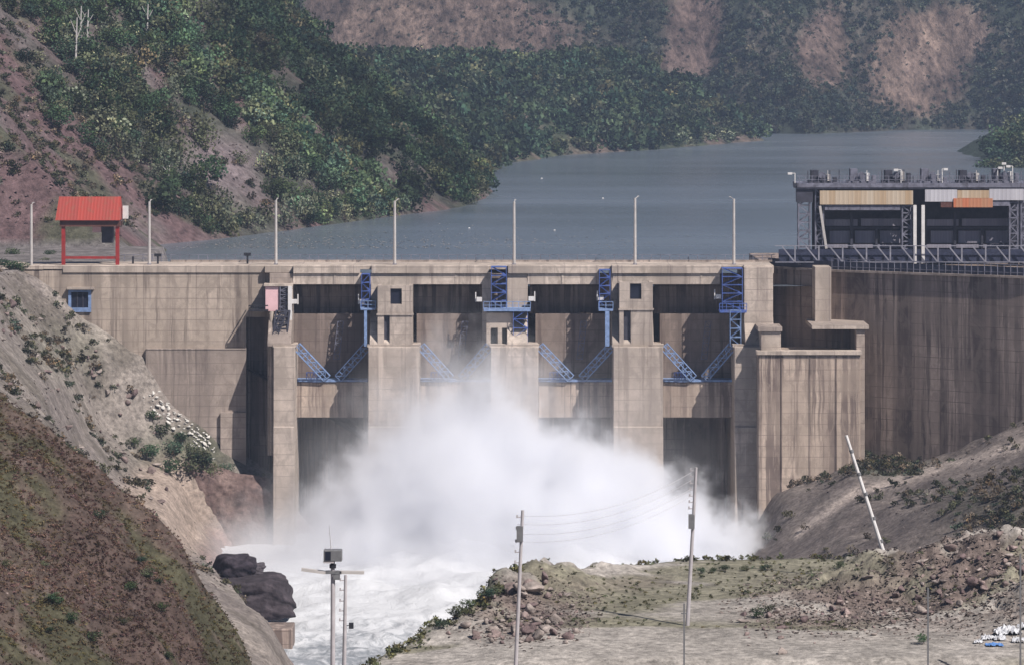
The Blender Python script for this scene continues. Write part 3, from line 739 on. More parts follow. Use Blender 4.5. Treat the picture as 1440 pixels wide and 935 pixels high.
b = MB(); b.pb(91,163,361,364.5,hy-1.9,0.3); b.pb(91,163,361,364.5,hy+2.25,0.3); part(b,'cross_bar','redframe',hut)
part(MB().pb(143,159,319,342,hy-0.4,1.2),'hoist_motor','steel_dark',hut)
part(MB().pb(130,142,319.2,327,hy-0.4,0.8),'hoist_box','pink',hut)
b = MB(); b.pb(172.5,180,290,308,hy,0.6); b.bar(P(169,312,hy+0.3),P(176,306,hy+0.3),0.12); part(b,'control_box','white',hut)

# ------------------------------------------------------------------ lamp posts and hydrants on the crest
for k,(px,pt,pbm,side,where) in enumerate(((44,288,366,0,'on the bank left of the red canopy'),(210,284,374,0,'just right of the red canopy'),(388,282,372,0,'above the pink cabin'),
        (555,283,372,1,'above the second pier, over bay two'),(723,284,372,0,'above the middle pier'),(893,279,370,1,'above the hoist house of the fourth pier'),(1032,280,367,-1,'nearest the steel gantry'))):
    yy = 502.0 if k else 500.8; bz = Z(374,499.3) if k else -31.75
    lp = thing('lamp_post', 'slim pale lamp post on the dam crest '+where if k else 'slim pale lamp post '+where, 'lamp post', (X(px,yy),yy,bz), 'lamp posts along the dam crest')
    part(MB().tube((X(px,yy),yy,bz),(X(px,yy),yy,Z(pt,yy)),0.22,0.17,8),'post','lampgrey',lp)
    part(MB().box(X(px,yy)-0.28,X(px,yy)+0.28,yy-0.28,yy+0.28,bz,bz+0.12),'base_plate','steel',lp)
    b = MB(); zt = Z(pt,yy); s = side or 0.35
    b.bar((X(px,yy),yy,zt-0.1),(X(px,yy)+0.5*s,yy+0.9,zt+0.25),0.08); b.box(X(px,yy)+0.5*s-0.12,X(px,yy)+0.5*s+0.12,yy+0.8,yy+1.3,zt+0.2,zt+0.28)
    part(b,'lamp_head','lampgrey',lp)
for px,py,lab in ((187,361,'short black valve post closest to the red hoist frame'),(222,357,'black T-topped valve post right of the second lamp post'),(348,356,'black T-topped valve post left of the pink cabin')):
    yy = 503.5; b = MB(); b.bar((X(px,yy),yy,ztop),(X(px,yy),yy,Z(py,yy)),0.26)
    if px > 200: b.box(X(px,yy)-0.5,X(px,yy)+0.5,yy-0.2,yy+0.2,Z(py+4,yy),Z(py,yy))
    tag(b.build('valve_post', M['black']), lab, 'valve post', 'valve posts on the crest')

# ------------------------------------------------------------------ poles in the foreground
def zp(x, y): return float(h_plateau(np.array([x]), np.array([y]))[0])
def pole(px0,py0,px1,py1,d,label,mat,r=0.15,pegs=(),box=None,base=None,extra=0.0):
    top = P(px0,py0,d); foot = P(px1,py1,d)
    if base is not None:
        t = (base-top.z)/(foot.z-top.z); foot = top+(foot-top)*t
    o = thing('utility_pole', label, 'utility pole', foot, 'utility poles in the foreground')
    ax = (foot-top)
    part(MB().tube(foot-Vector((0,0,0.4)),top,r*1.15,r*0.75,10),'shaft',mat,o)
    for q in pegs:
        c = top+ax*q; part(MB().bar(c,c+Vector((-0.4,0,0)),0.07).box(c.x-0.44,c.x-0.32,c.y-0.05,c.y+0.05,c.z-0.05,c.z+0.17),'insulator','polegrey',o)
    if box:
        c = top+ax*box; part(MB().box(c.x-0.36,c.x+0.1,c.y-0.3,c.y+0.1,c.z-0.55,c.z+0.55),'box','poledark',o)
    return o
pole(735,717,725,935,255,'grey pole with a row of short brackets in front of the spray', 'polegrey',0.145,(0.03,0.08,0.135,0.18,0.225),0.1,base=zp(0,255))
pole(979,657,966,884,276,'grey pole with a fuse box part way up, standing on the gravel flat', 'polegrey',0.145,(0.02,0.06,0.1,0.14,0.18,0.22,0.26),0.34,base=zp(13.6,276))
lean = pole(1190,612,1256,812,299,'white pole leaning steeply to the left on the rubble', 'white',0.17,(),None,base=None)
ax_ = P(1256,812,299)-P(1190,612,299)
for q in (0.1,0.26,0.4,0.57,0.73,0.9):
    c = P(1190,612,299)+ax_*q; part(MB().tube(c,c+ax_*0.022,0.185,0.185,10),'band','poledark',lean)
pole(486,808,484,935,262,'thin grey pole with pegs right beside the floodlight mast', 'polegrey',0.145,(0.05,0.14,0.24,0.33,0.42),None,base=zp(-12.3,262))
for px,py,lab in ((962,848,'thin grey fence post at the foot of the pole with the fuse box'),(1305,826,'thin grey fence post in front of the rubble heap'),(1435,778,'thin grey fence post at the right edge by the white plastic')):
    d = 256; x = X(px,d); z0 = zp(x,d)
    o = thing('fence_post', lab, 'fence post', (x,d,z0), 'thin fence posts in the foreground')
    part(MB().bar((x,d,z0-0.3),(x,d,Z(py,d)),0.12),'shaft','poledark',o)
    part(MB().bar((x-0.22,d,Z(py+14,d)),(x+0.22,d,Z(py+14,d)),0.07),'cross_piece','poledark',o)
for q,lab in ((0.03,'highest'),(0.08,'second highest'),(0.135,'third'),(0.18,'lowest')):
    a_ = P(735,717,255); a_ = a_+(P(725,935,255)-a_)*q*1.12; b_ = P(979,657,276); b_ = b_+(P(966,884,276)-b_)*q; mb = MB(); n_ = 16
    pts_ = [a_.lerp(b_,k/n_)-Vector((0.35,0,1.1*4*(k/n_)*(1-k/n_))) for k in range(n_+1)]
    for k in range(n_): mb.tube(pts_[k],pts_[k+1],0.012,n=4)
    tag(mb.build('power_line',M['polegrey']),lab+' of the thin wires strung between the bracketed pole and the fuse box pole','wire','wires between the poles')
d = 246; x = X(468,d); z0 = zp(x,d); zt = Z(772,d)
o = thing('camera_mast', 'tall grey mast carrying a floodlight box, two white lamp arms and an aerial', 'mast', (x,d,z0))
part(MB().tube((x,d,z0-0.3),(x,d,Z(795,d)),0.2,0.14,10),'mast','polegrey',o)
part(MB().tube((x+0.1,d+0.1,z0-0.3),(x+0.1,d+0.1,Z(806,d)),0.06),'cable_duct','poledark',o)
hd = part(MB().box(x-0.62,x+0.65,d-0.4,d+0.4,Z(788,d),Z(772,d)),'floodlight_box','poledark',o,bevel=0.05)
part(MB().box(x-0.5,x-0.12,d-0.43,d-0.4,Z(786,d),Z(774,d)),'lens','glass',hd)
part(MB().box(x-0.65,x+0.1,d-0.5,d+0.4,Z(790,d),Z(788.5,d)),'visor','polegrey',hd)
part(MB().tube((x,d,Z(803,d)),(x,d,Z(788,d)),0.14).box(x-0.22,x+0.22,d-0.2,d+0.2,Z(798,d),Z(793,d)),'neck','black',o)
part(MB().box(x-0.5,x+0.6,d-0.2,d+0.2,Z(806,d),Z(802,d)),'bracket','poledark',o)
part(MB().box(x+0.05,x+0.5,d-0.3,d+0.1,Z(814,d),Z(807,d)),'junction_box','poledark',o)
for s,(q0,q1) in ((-1,(424,458)),(1,(478,512))):
    part(MB().bar(P(q0,800 if s<0 else 804,d),P(q1,804.5,d),0.4,0.2),'lamp_arm','lampgrey',o)
part(MB().tube((x-0.12,d,Z(772,d)),P(463,738,d),0.03,0.015),'aerial','polegrey',o)
tag(MB().box(X(494,262)-0.17,X(494,262)+0.17,261.8,262.1,Z(883,262),Z(875,262)).bar(P(485,879,262),P(494,879,262),0.05).build('pole_lamp', M['black']), 'small black lamp fixed on the thin pegged pole', 'lamp')

# ------------------------------------------------------------------ rocks
def rock_mesh(seed, sub=2, flat=0.75, cuts=12, col=None):
    r = random.Random(seed); bm = bmesh.new(); bmesh.ops.create_icosphere(bm, subdivisions=sub, radius=1.0)
    planes = [(Vector((r.gauss(0,1),r.gauss(0,1),r.gauss(0,1))).normalized(), r.uniform(0.32,0.72)) for _ in range(cuts)]
    for v in bm.verts:
        for nrm, dd in planes:
            e = v.co.dot(nrm)-dd
            if e > 0: v.co -= nrm*e
    co = np.array([v.co for v in bm.verts]); 
    nz = fbm(co[:,0]*1.0+seed, co[:,1]+co[:,2]*1.7, 0.5, 4, seed)*0.25
    for v,q in zip(bm.verts,nz): v.co *= 1+q; v.co.z *= flat
    v = np.array([q.co for q in bm.verts]); f = np.array([[q.index for q in fc.verts] for fc in bm.faces]); bm.free()
    v[:,2] -= v[:,2].min()*0.7
    return v*1.4, f
def make_rock(name, seed, col, sub=3, flat=0.75):
    v,f = rock_mesh(seed,sub,flat); c = np.array(col)*(1+fbm(v[:,0]*3,v[:,1]*3+v[:,2]*4,1.0,3,seed)[:,None]*0.7)
    return np_mesh(name, v, f, M['rock'], c)
# dark wet rocks at the water's edge on the left
DK = (0.052,0.043,0.05)
def big_rock(seed, px, py_base, d, wpx, hpx, dep, rot, label, col):
    bm = bmesh.new(); bmesh.ops.create_cube(bm, size=2.0); bmesh.ops.subdivide_edges(bm, edges=bm.edges[:], cuts=30, use_grid_fill=True)
    v = np.array([q.co for q in bm.verts]); f = np.array([[q.index for q in fc.verts] for fc in bm.faces]); bm.free()
    v /= ((np.abs(v)**5).sum(1)**(1/5))[:,None]
    a = fbm(v[:,0]*1.0+seed, v[:,1]*0.8+v[:,2]*1.3, 0.9, 5, seed); a2 = fbm(v[:,1]-seed, v[:,0]*0.8+v[:,2]*0.9, 0.5, 4, seed+3)
    v *= (1+0.5*a+0.16*a2)[:,None]; v[:,0] += 0.25*v[:,2]*math.sin(seed)
    c = np.array(col)*(1+fbm(v[:,0]*3,v[:,1]*3+v[:,2]*6,1.0,4,seed)[:,None]*1.2)
    o = np_mesh('boulder', v, f, M['rock'], np.clip(c,0.005,1)); sx = wpx*d/F/(v[:,0].max()-v[:,0].min()); sz = hpx*d/F/(v[:,2].max()-v[:,2].min())
    o.location = (X(px,d),d,Z(py_base,d)-v[:,2].min()*sz-0.3); o.scale = (sx,dep/2,sz); o.rotation_euler = (0,0,rot)
    return tag(o,label,'boulder')
big_rock(5,358,866,424,126,62,9,0.0,'long dark wet boulder lying at the water under another rock',DK)
big_rock(9,330,818,426,56,44,5,0.3,'dark block of rock perched on top of the long wet boulder',(0.04,0.033,0.042))
big_rock(14,352,812,427,44,24,4,0.2,'low grey rock leaning against the right of the perched dark block',(0.075,0.065,0.075))
b = MB(); b.pb(345,411,884,935,408,5); tag(b.build('river_wall', M['conc_dark'], bevel=0.1), 'low stained brown river wall at the bottom left edge of the water', 'wall')

rocks = [make_rock('rubble_rock', 30+i, ((0.24,0.185,0.175),(0.30,0.255,0.235),(0.17,0.125,0.125))[i%3], 2, 0.7) for i in range(9)]
used = set()
def put_rock(p, s, label, group, name=None):
    i = random.randrange(9); src = rocks[i]
    if i not in used: used.add(i); o = src
    else: o = src.copy(); COL.objects.link(o)
    if name: o.name = name
    o.location = p; o.rotation_euler = (random.uniform(-.4,.4),random.uniform(-.4,.4),random.uniform(0,6.3))
    o.scale = (s*random.uniform(.8,1.4),s*random.uniform(.8,1.2),s*random.uniform(.7,1.2)); tag(o,label,'rock',group); return o
def on_plateau(px,py): return ray(px,py,h_plateau,240,330,0.25)
n = 0
while n < 120:
    px = random.gauss(735,48); py = 905-abs(random.gauss(0,1))*45
    if not (560 < px < 850): continue
    p = on_plateau(px,py)
    if p.z < -48 or p.y > 315: continue
    put_rock(p, random.choice((0.12,0.16,0.2,0.26,0.34,0.5)), 'broken rock in the rubble bank at the edge of the white water', 'rocks in the river edge rubble'); n += 1
n = 0
while n < 170:
    px = random.uniform(1040,1450); py = 885-(px-1040)*0.16+random.gauss(0,18)-random.random()*max(0,(px-1250))*0.28
    p = on_plateau(px,py)
    if p.y > 313: continue
    put_rock(p, random.choice((0.11,0.15,0.2,0.26,0.36)), 'broken rock in the rubble ridge on the gravel flat at right', 'rocks in the right hand rubble ridge'); n += 1
for px,py,s,lab in ((715,838,0.9,'dark brown block on the crest of the river edge rubble'),(745,832,0.7,'brown rock beside the dark block on the rubble crest'),(1368,822,0.5,'tall pale slab of rock tilted in the right hand rubble'),(1335,775,0.45,'pale rounded rock on the far rubble mound')):
    put_rock(on_plateau(px,py),s,lab,None,'boulder')
# white rubble spilled by the abutment
def on_grey(px,py): return ray(px,py,h_grey,345,499.5,0.5)
for k in range(120):
    t = random.random(); px = 215+t*88+random.gauss(0,7); py = 566+t*78+random.gauss(0,9)
    v,f = rock_mesh(80+k%5,1) if False else (None,None)
    o = rocks[k%9].copy(); o.data = o.data; COL.objects.link(o); o.name = 'white_stone'
    p = on_grey(px,py); o.location = p+Vector((0,0,0.15)); s = random.choice((0.1,0.13,0.17,0.2,0.3)); o.scale = (s*1.3,s,s); o.rotation_euler = (random.random(),random.random(),random.uniform(0,6))
    tag(o,'chalk white stone spilled among bushes under the left dam wall','stone','white stones spilled below the abutment')
    if k == 0:
        wm = rocks[0].data.copy(); wm.materials.clear(); wm.materials.append(plain('white_stone',(0.60,0.58,0.55),0.9,0.15,1.5))
    o.data = wm
for k in range(60):                                       # stones on the scree
    px = random.uniform(0,240); py = 400+px*0.55+random.uniform(15,190)
    p = on_grey(px,py)
    if p.y > 497 or p.z > -33: continue
    put_rock(p, random.uniform(0.25,0.7), 'loose stone lying on the grey scree below the left end of the dam', 'stones on the grey scree')

def chips(name, hf, box, n, acc, s0, s1, col, label, zmin):
    pts,px,py = scatter(hf,*box,n,acc,zmin); m = len(pts); rng = np.random.default_rng(9)
    d = rng.normal(size=(m,5,3)); d /= np.linalg.norm(d,axis=2)[:,:,None]; d[:,:,2] *= 0.6
    v = pts[:,None,:]+d*rng.uniform(s0,s1,(m,1,1))*rng.uniform(0.6,1.3,(m,5,1))
    tri = np.array([[0,1,2],[0,2,3],[0,3,4],[1,2,4],[2,3,4],[0,1,4],[1,3,4],[0,1,3]])
    f = (tri[None]+5*np.arange(m)[:,None,None]).reshape(-1,3)
    c = np.repeat(np.array(col)*rng.uniform(0.5,1.5,(m,1)),5,0)
    o = np_mesh(name,v.reshape(-1,3),f,M['rock'],c); o['kind']='stuff'; o['label']=label; o['category']='rubble'
# plastic rubbish at right
for k,(px,py,w,h,m,lab) in enumerate(((1417,892,2.0,0.7,'plastic_white','crumpled white plastic sheet, largest of the rubbish at the right edge'),(1390,899,1.1,0.4,'plastic_white','white plastic scrap second from the left in the rubbish at the right edge'),(1376,904,0.7,0.25,'plastic_white','smallest white plastic scrap, leftmost of the rubbish'),(1398,908,1.3,0.2,'plastic_blue','blue plastic strip in front of the white sheets'),(1432,903,1.0,0.5,'plastic_white','white plastic bundle at the right edge in front of the big sheet'),(1406,900,0.9,0.45,'plastic_white','white plastic bag between the blue strip and the big sheet'),(1438,886,0.9,0.5,'plastic_white','white plastic bag behind the big sheet at the right edge'))):
    p = on_plateau(px,py); n_ = 40
    gx,gy = np.meshgrid(np.linspace(-1,1,n_),np.linspace(-1,1,n_)); 
    z = h*(np.maximum(0,1-gx**2-gy**2)*0.5+np.abs(fbm(gx+k*3,gy,0.35,4,60+k))*1.9)-0.05
    v = np.stack([gx*w/2*(1+0.2*fbm(gy,gx,0.6,2,61)),gy*w*0.35,z],-1).reshape(-1,3); i = np.arange(n_*n_).reshape(n_,n_)
    f = np.stack([i[:-1,:-1],i[:-1,1:],i[1:,1:],i[1:,:-1]],-1).reshape(-1,4)
    o = np_mesh('plastic_sheet',v,f,M[m]); o.location = p+Vector((0,0,0.1)); tag(o,lab,'plastic sheet','plastic rubbish')

# ------------------------------------------------------------------ foliage
def leafcloud(rng, c, size, tint, nrm=None):
    n = len(c); u = rng.normal(size=(n,3)); u /= np.linalg.norm(u,axis=1)[:,None]
    w = rng.normal(size=(n,3)); w -= (w*u).sum(1)[:,None]*u; w /= np.linalg.norm(w,axis=1)[:,None]
    a = u*size[:,None]*0.5; b = w*size[:,None]*0.36
    v = np.stack([c-a-b*0.4,c+b-a*0.1,c+a+b*0.3,c-b+a*0.2],1).reshape(-1,3)
    f = np.arange(4*n).reshape(-1,4); return v, f, np.repeat(tint,4,0)
def crown(rng, h, w, nl, ls, base, lobes=7, z0=0.12):
    L = [(rng.uniform(-1,1,3)*np.array([w*0.33,w*0.33,h*0.28])+np.array([0,0,h*(0.5+z0/2)]), rng.uniform(0.22,0.42)) for _ in range(lobes)]
    c=[];t=[]
    for ctr,rad in L:
        m = nl//lobes; d = rng.normal(size=(m,3)); d /= np.linalg.norm(d,axis=1)[:,None]
        r = rng.uniform(0.45,1.05,m)**0.6
        q = ctr + d*r[:,None]*np.array([w*rad,w*rad,h*rad*0.9]); c.append(q)
        br = rng.uniform(0.5,1.6); hue = rng.normal(0,0.06)
        t.append(np.array(base)*br*(1+np.array([hue,0.3*hue,-hue]))*rng.uniform(0.75,1.25,(m,1)))
    c = np.concatenate(c); t = np.clip(np.concatenate(t),0.005,0.6); c[:,2] = np.maximum(c[:,2],0.05*h)
    return leafcloud(rng, c, rng.uniform(0.7,1.35,len(c))*ls, t)
def trunk(h, r):
    mb = MB(); mb.tube((0,0,-0.5),(0.05*h,0,h*0.45),r,r*0.6,6); mb.tube((0.05*h,0,h*0.42),(0.2*h,0.05*h,h*0.7),r*0.5,r*0.2,5); mb.tube((0.05*h,0,h*0.4),(-0.15*h,0.1*h,h*0.68),r*0.5,r*0.2,5)
    mb.tube((0.05*h,0,h*0.42),(0.02*h,-0.08*h,h*0.8),r*0.5,r*0.2,5)
    return np.array(mb.v), mb.f
def tree_proto(name, seed, h, w, nl, ls, base, lobes=8):
    rng = np.random.default_rng(seed); v,f,t = crown(rng,h,w,nl,ls,base,lobes); tv,tf = trunk(h,0.035*h)
    o = np_mesh('crown',v,f,M['leaf_r'],t); cme = o.data; bpy.data.objects.remove(o)
    tme = bpy.data.meshes.new('trunk'); tme.from_pydata(tv.tolist(),[],tf); tme.materials.append(M['bark'])
    return cme, tme
def plant(name, proto, loc, scale, rot, label, cat, group=None):
    r = bpy.data.objects.new(name, None); COL.objects.link(r); r.location = loc; r.scale = scale; r.rotation_euler = (0,0,rot)
    for nm, me in zip(('crown','trunk'), proto):
        c = bpy.data.objects.new(nm, me); COL.objects.link(c); c.parent = r
    return tag(r, label, cat, group)
GREENS = [(0.042,0.070,0.037),(0.060,0.084,0.043),(0.036,0.057,0.038),(0.084,0.094,0.055),(0.10,0.11,0.07)]
protos = [tree_proto('tree_%d'%i, 100+i, 1.0, 0.95, 540, 0.088, GREENS[i%4]) for i in range(8)]
pale = [tree_proto('pale_tree_%d'%i, 140+i, 1.0, 1.05, 380, 0.10, (0.13,0.14,0.095)) for i in range(3)]

dry = [tree_proto('dry_%d'%i, 160+i, 1.0, 1.1, 300, 0.11, (0.26,0.225,0.165)) for i in range(2)]
# bush library for the masses
def lib(seed, n, nl, ls, bases, h=1.0, w=1.0):
    rng = np.random.default_rng(seed); return [crown(rng,h,w,nl,ls,bases[i%len(bases)],6,0.0) for i in range(n)]
def mass(name, pts, sizes, tints, L, mat, label, cat):
    V=[];Fc=[];T=[];o=0; rng=np.random.default_rng(5)
    for p,s,t in zip(pts,sizes,tints):
        v,f,c = L[rng.integers(len(L))]; a = rng.uniform(0,6.28); ca,sa = math.cos(a),math.sin(a)
        q = np.stack([v[:,0]*ca-v[:,1]*sa, v[:,0]*sa+v[:,1]*ca, v[:,2]*rng.uniform(0.75,1.2)],1)*s+p
        V.append(q);Fc.append(f+o);T.append(c*t);o+=len(v)
    ob = np_mesh(name,np.concatenate(V),np.concatenate(Fc),mat,np.clip(np.concatenate(T),0.004,0.7)); ob['kind']='stuff'; ob['label']=label; ob['category']=cat
    return ob
def scatter(hf, x0,x1,y0,y1,n,accept,zmin):
    x = RNG.uniform(x0,x1,n); y = RNG.uniform(y0,y1,n); z = hf(x,y); px,py = proj(x,y,z)
    k = (z > zmin)&(px > -60)&(px < 1500)&(py > -70)&(py < 1000); x,y,z,px,py = x[k],y[k],z[k],px[k],py[k]
    k = RNG.random(len(x)) < accept(x,y,z,px,py); return np.stack([x[k],y[k],z[k]],1), px[k], py[k]

# left hill
pts,px,py = scatter(h_hill1,-140,5,556,880,9000,lambda x,y,z,px,py: wood1(px,py)*np.clip(0.72+fbm(x,y,10,3,70)*3.2,0.02,1),WATER+0.3)
# facing side only
def crest_ok(p): return p[:,1] < 850
pts = pts[crest_ok(pts)]; order = np.argsort(pts[:,1]); pts = pts[order]
sel = pts[::max(1,len(pts)//1700)]
near = sel[:300]; rest = np.concatenate([sel[300:], pts[1::6]])
for k,p in enumerate(near):
    me = protos[k%8] if random.random() < 0.72 else pale[k%3]
    s = random.choice((2.4,3.0,3.6,4.2,5.0,5.8)); sc = (s*random.uniform(.85,1.2),s*random.uniform(.85,1.2),s*random.uniform(.8,1.15))
    lg = ('dark green tree in the dense wood on the near part of the left hillside','tree','dark green trees on the near left hillside') if me in protos else ('pale grey green tree among the dark trees on the near left hillside','tree','pale trees on the near left hillside')
    plant('hillside_tree', me, p-np.array([0,0,0.3]), sc, random.uniform(0,6.3), *lg)
Ld = lib(201,10,240,0.13,GREENS[:4])
tt = lambda n,lo=0.45,hi=1.7: RNG.uniform(lo,hi,(n,1))*(1+RNG.normal(0,0.06,(n,1))*np.array([[1.6,0.4,-0.8]]))
mass('woodland',rest-np.array([0,0,0.4]),RNG.uniform(2.2,6.2,len(rest)),np.where(RNG.random((len(rest),1))<0.1,np.array([[2.0,1.55,1.7]]),1.0)*tt(len(rest),0.65,1.75)*(1+2.4*fbm(rest[:,0],rest[:,1],22,3,82)).clip(0.4,2.2)[:,None],Ld,M['leaf'],'dense dark green wood covering the upper left hillside','woodland')
# scrub on the rocky part
pts,px,py = scatter(h_hill1,-120,-20,553,840,14000,lambda x,y,z,px,py:(1-wood1(px,py))*np.clip(0.42+fbm(x,y,9,3,71)*2.2,0,1),-30.5)
Ls = lib(202,8,70,0.24,[(0.085,0.085,0.055),(0.12,0.10,0.08),(0.065,0.075,0.05)],0.8,1.1)
mass('scrub',pts-np.array([0,0,0.2]),RNG.uniform(0.5,2.0,len(pts)),tt(len(pts)),Ls,M['leaf'],'low grey green scrub on the pink rocky slope at left','scrub')
# bright shrubs along the waterline of the left hill
k = 0
for (bx,by) in ((440,300),(470,296),(455,288),(495,300),(650,268),(668,262),(640,275),(672,276),(655,284),(615,252),(660,290),(425,310)):
    p = ray(bx,by,h_hill1,560,860,0.5); s = random.uniform(2.2,3.6)
    plant('shrub', pale[k%3], p, (s*1.3,s*1.2,s*0.8), k, 'pale leafy shrub at the waterline of the left hillside','shrub','pale shrubs at the left waterline'); k += 1
for k,(bx,by,h) in enumerate(((106,95,9),(112,70,8),(206,58,7),(122,60,6),(236,265,4))):
    p = ray(bx,by,h_hill1,556,880,0.5); b = MB(); b.tube(p-Vector((0,0,0.4)),p+Vector((0.3,0,h)),0.24,0.1,6)
    b.tube(p+Vector((0.15,0,h*0.55)),p+Vector((1.2,0.3,h*0.85)),0.1,0.04,5); b.tube(p+Vector((0.2,0,h*0.65)),p+Vector((-0.9,0.2,h*0.95)),0.09,0.04,5)
    tag(b.build('dead_tree', M['lampgrey'], origin=p),'bare pale trunk standing among the trees of the left hillside','dead tree','bare trunks on the left hillside')
for k,(bx,dd,s_) in enumerate(((12,499,2.2),(28,499.5,1.8),(2,501,2.4),(60,515,1.4),(70,530,1.8),(20,530,2.2))):
    x_ = X(bx,dd); plant('crest_bush', protos[k%8], (x_,dd,-32.2), (s_*1.4,s_*1.3,s_*0.7), k, 'low grey green bush on the bank at the left end of the crest','bush','bushes at the left end of the crest')
for k in range(34):
    t_ = k/33; bx = 490+t_*170+random.gauss(0,4); by = 76+t_*118+random.gauss(0,6)
    p = ray(bx,by,h_hill1,600,900,0.5)
    if p.y > 890: continue
    s_ = random.uniform(1.8,3.4); plant('dry_shrub', dry[k%2], p, (s_*1.5,s_*1.5,s_*0.8), k, 'pale straw coloured shrub on the ridge falling to the water behind the left hillside','shrub','straw coloured shrubs on the ridge line')
# headland and far mountain
pts,px,py = scatter(h_hill2,-90,100,955,1330,9000,lambda x,y,z,px,py: np.clip(0.75+fbm(x,y,14,3,72)*1.8,0.05,1)*(py > 40),WATER+0.3)
pts = pts[:4200]
Lh = lib(203,10,110,0.19,[(0.036,0.06,0.036),(0.05,0.074,0.042),(0.078,0.088,0.055),(0.032,0.052,0.038)])
t2 = tt(len(pts)); pl = RNG.random(len(pts)) < 0.10; t2[pl] *= np.array([2.1,1.9,1.8])
mass('forest',pts-np.array([0,0,0.4]),RNG.uniform(3.0,7.5,len(pts)),t2,Lh,M['leaf'],'green wood on the low headland beyond the reservoir','forest')
pts,px,py = scatter(h_hill3,-250,330,1290,1560,75000,lambda x,y,z,px,py: np.clip(1.35-1.2*rock3(px,py,x,y)+fbm(x,y,15,3,73)*1.4,0.2,1)*(0.6+0.4*sstep(20,160,py)),WATER+0.2)
pts = pts[:32000]
Lf = lib(204,10,40,0.3,[(0.05,0.066,0.044),(0.064,0.076,0.05),(0.085,0.08,0.06),(0.045,0.06,0.046)])
mass('mountain_forest',pts-np.array([0,0,0.4]),(lambda pr: RNG.uniform(1.3,4.8,len(pts))*(0.6+0.4*RNG.random(len(pts)))*(1-0.62*np.clip(rock3(pr[0],pr[1],pts[:,0],pts[:,1]),0,1)))(proj(pts[:,0],pts[:,1],pts[:,2])),tt(len(pts),0.5,1.5),Lf,M['leaf'],'scattered bushes and woods on the far mountainside','forest')
# trees on the right headland
for k in range(40):
    bx = random.uniform(1392,1475); dd = random.uniform(975,1060); x = X(bx,dd); z = float(h_right(np.array([x]),np.array([dd]))[0])
    s = random.uniform(6,10.5)
    plant('headland_tree', protos[k%8], (x,dd,z-0.3), (s*1.1,s*1.1,s*0.9), k*1.7, 'dark bushy tree on the bank behind the right end of the gate gantry','tree','trees on the right bank')
# far shore bushes that stand out
for bx,by,s in ((985,200,7),(1010,198,8),(1030,196,6),(1080,198,6),(970,206,5)):
    p = ray(bx,by,h_hill2,960,1330,1.0); 
    plant('shore_shrub', pale[0], p, (s*1.2,s,s*0.6), bx, 'pale shrub on the tip of the low headland at the far waterline','shrub','pale shrubs on the headland tip')
# bushes under the left dam wall
for k,(bx,by,s) in enumerate(((205,640,2.6),(225,610,2.2),(245,640,2.8),(268,668,4.2),(240,660,2.6),(215,590,1.8),(285,650,2.6),(300,668,2.4),(255,620,2.0),(190,625,1.8),(320,662,2.0),(275,640,2.2))):
    p = on_grey(bx,by+8); bp = ('bush', protos[k%8], p, (s*1.2,s*1.2,s*0.85), k)
    if k == 3: plant(*bp,'largest and darkest green bush below the white stones under the dam wall','bush','bushes under the left dam wall')
    else: plant(*bp,'small green bush among the white stones under the left dam wall','bush','bushes under the left dam wall')
def acc_rub(x,y,z,px,py):
    m = np.clip(ell(px,py,730,855,100,45)+ell(px,py,1200,850,150,38)+ell(px,py,1390,810,100,75)+ell(px,py,1310,790,90,45),0,1); return np.clip(m*1.1-0.1+0.03,0,1)
chips('rubble',h_plateau,(-14,55,262,318),60000,acc_rub,0.05,0.27,(0.22,0.18,0.165),'small broken stones on the rubble banks and gravel flat',-49)
chips('scree',h_grey,(-80,-30,380,499),9000,lambda x,y,z,px,py:np.clip(fbm(x+y*0.3,y*0.4,5,3,77)*2+0.25,0,0.8)*(1-ell(px,py,240,720,60,60)),0.08,0.32,(0.19,0.155,0.15),'loose stones of the grey scree',-66)
chips('hill_stones',h_hill1,(-130,-20,552,840),26000,lambda x,y,z,px,py:(1-wood1(px,py))*np.clip(fbm(x,y,7,3,83)*2+0.45,0,0.9)*(z>-31),0.12,0.6,(0.17,0.125,0.125),'loose rock on the pink slope at left',-40)
chips('heath_stones',h_brown,(-62,-16,232,304),7000,lambda x,y,z,px,py:np.clip(fbm(x,y,4,3,84)*2+0.3,0,0.8),0.05,0.2,(0.24,0.19,0.175),'pale stones lying in the red brown heath of the near slope',-60)
chips('slope_stones',h_rslope,(33,80,335,500),6000,lambda x,y,z,px,py:np.clip(fbm(x,y,8,3,78)*2+0.2,0,0.7),0.08,0.35,(0.17,0.14,0.135),'stones on the slope below the right dam wall',-66)
# low scrub on the scree
pts,px,py = scatter(h_grey,-80,-30,380,499,5000,lambda x,y,z,px,py: np.clip(fbm(x,y,7,4,74)*3.2+0.5*ell(px,py,90,490,70,40)+1.1*ell(px,py,250,635,65,42),0,0.9)*(1-ell(px,py,240,720,60,60)),-64)
mass('scree_scrub',pts-np.array([0,0,0.1]),RNG.uniform(0.5,1.5,len(pts)),tt(len(pts)),Ls,M['leaf'],'dry tufts and low scrub on the grey scree','scrub')
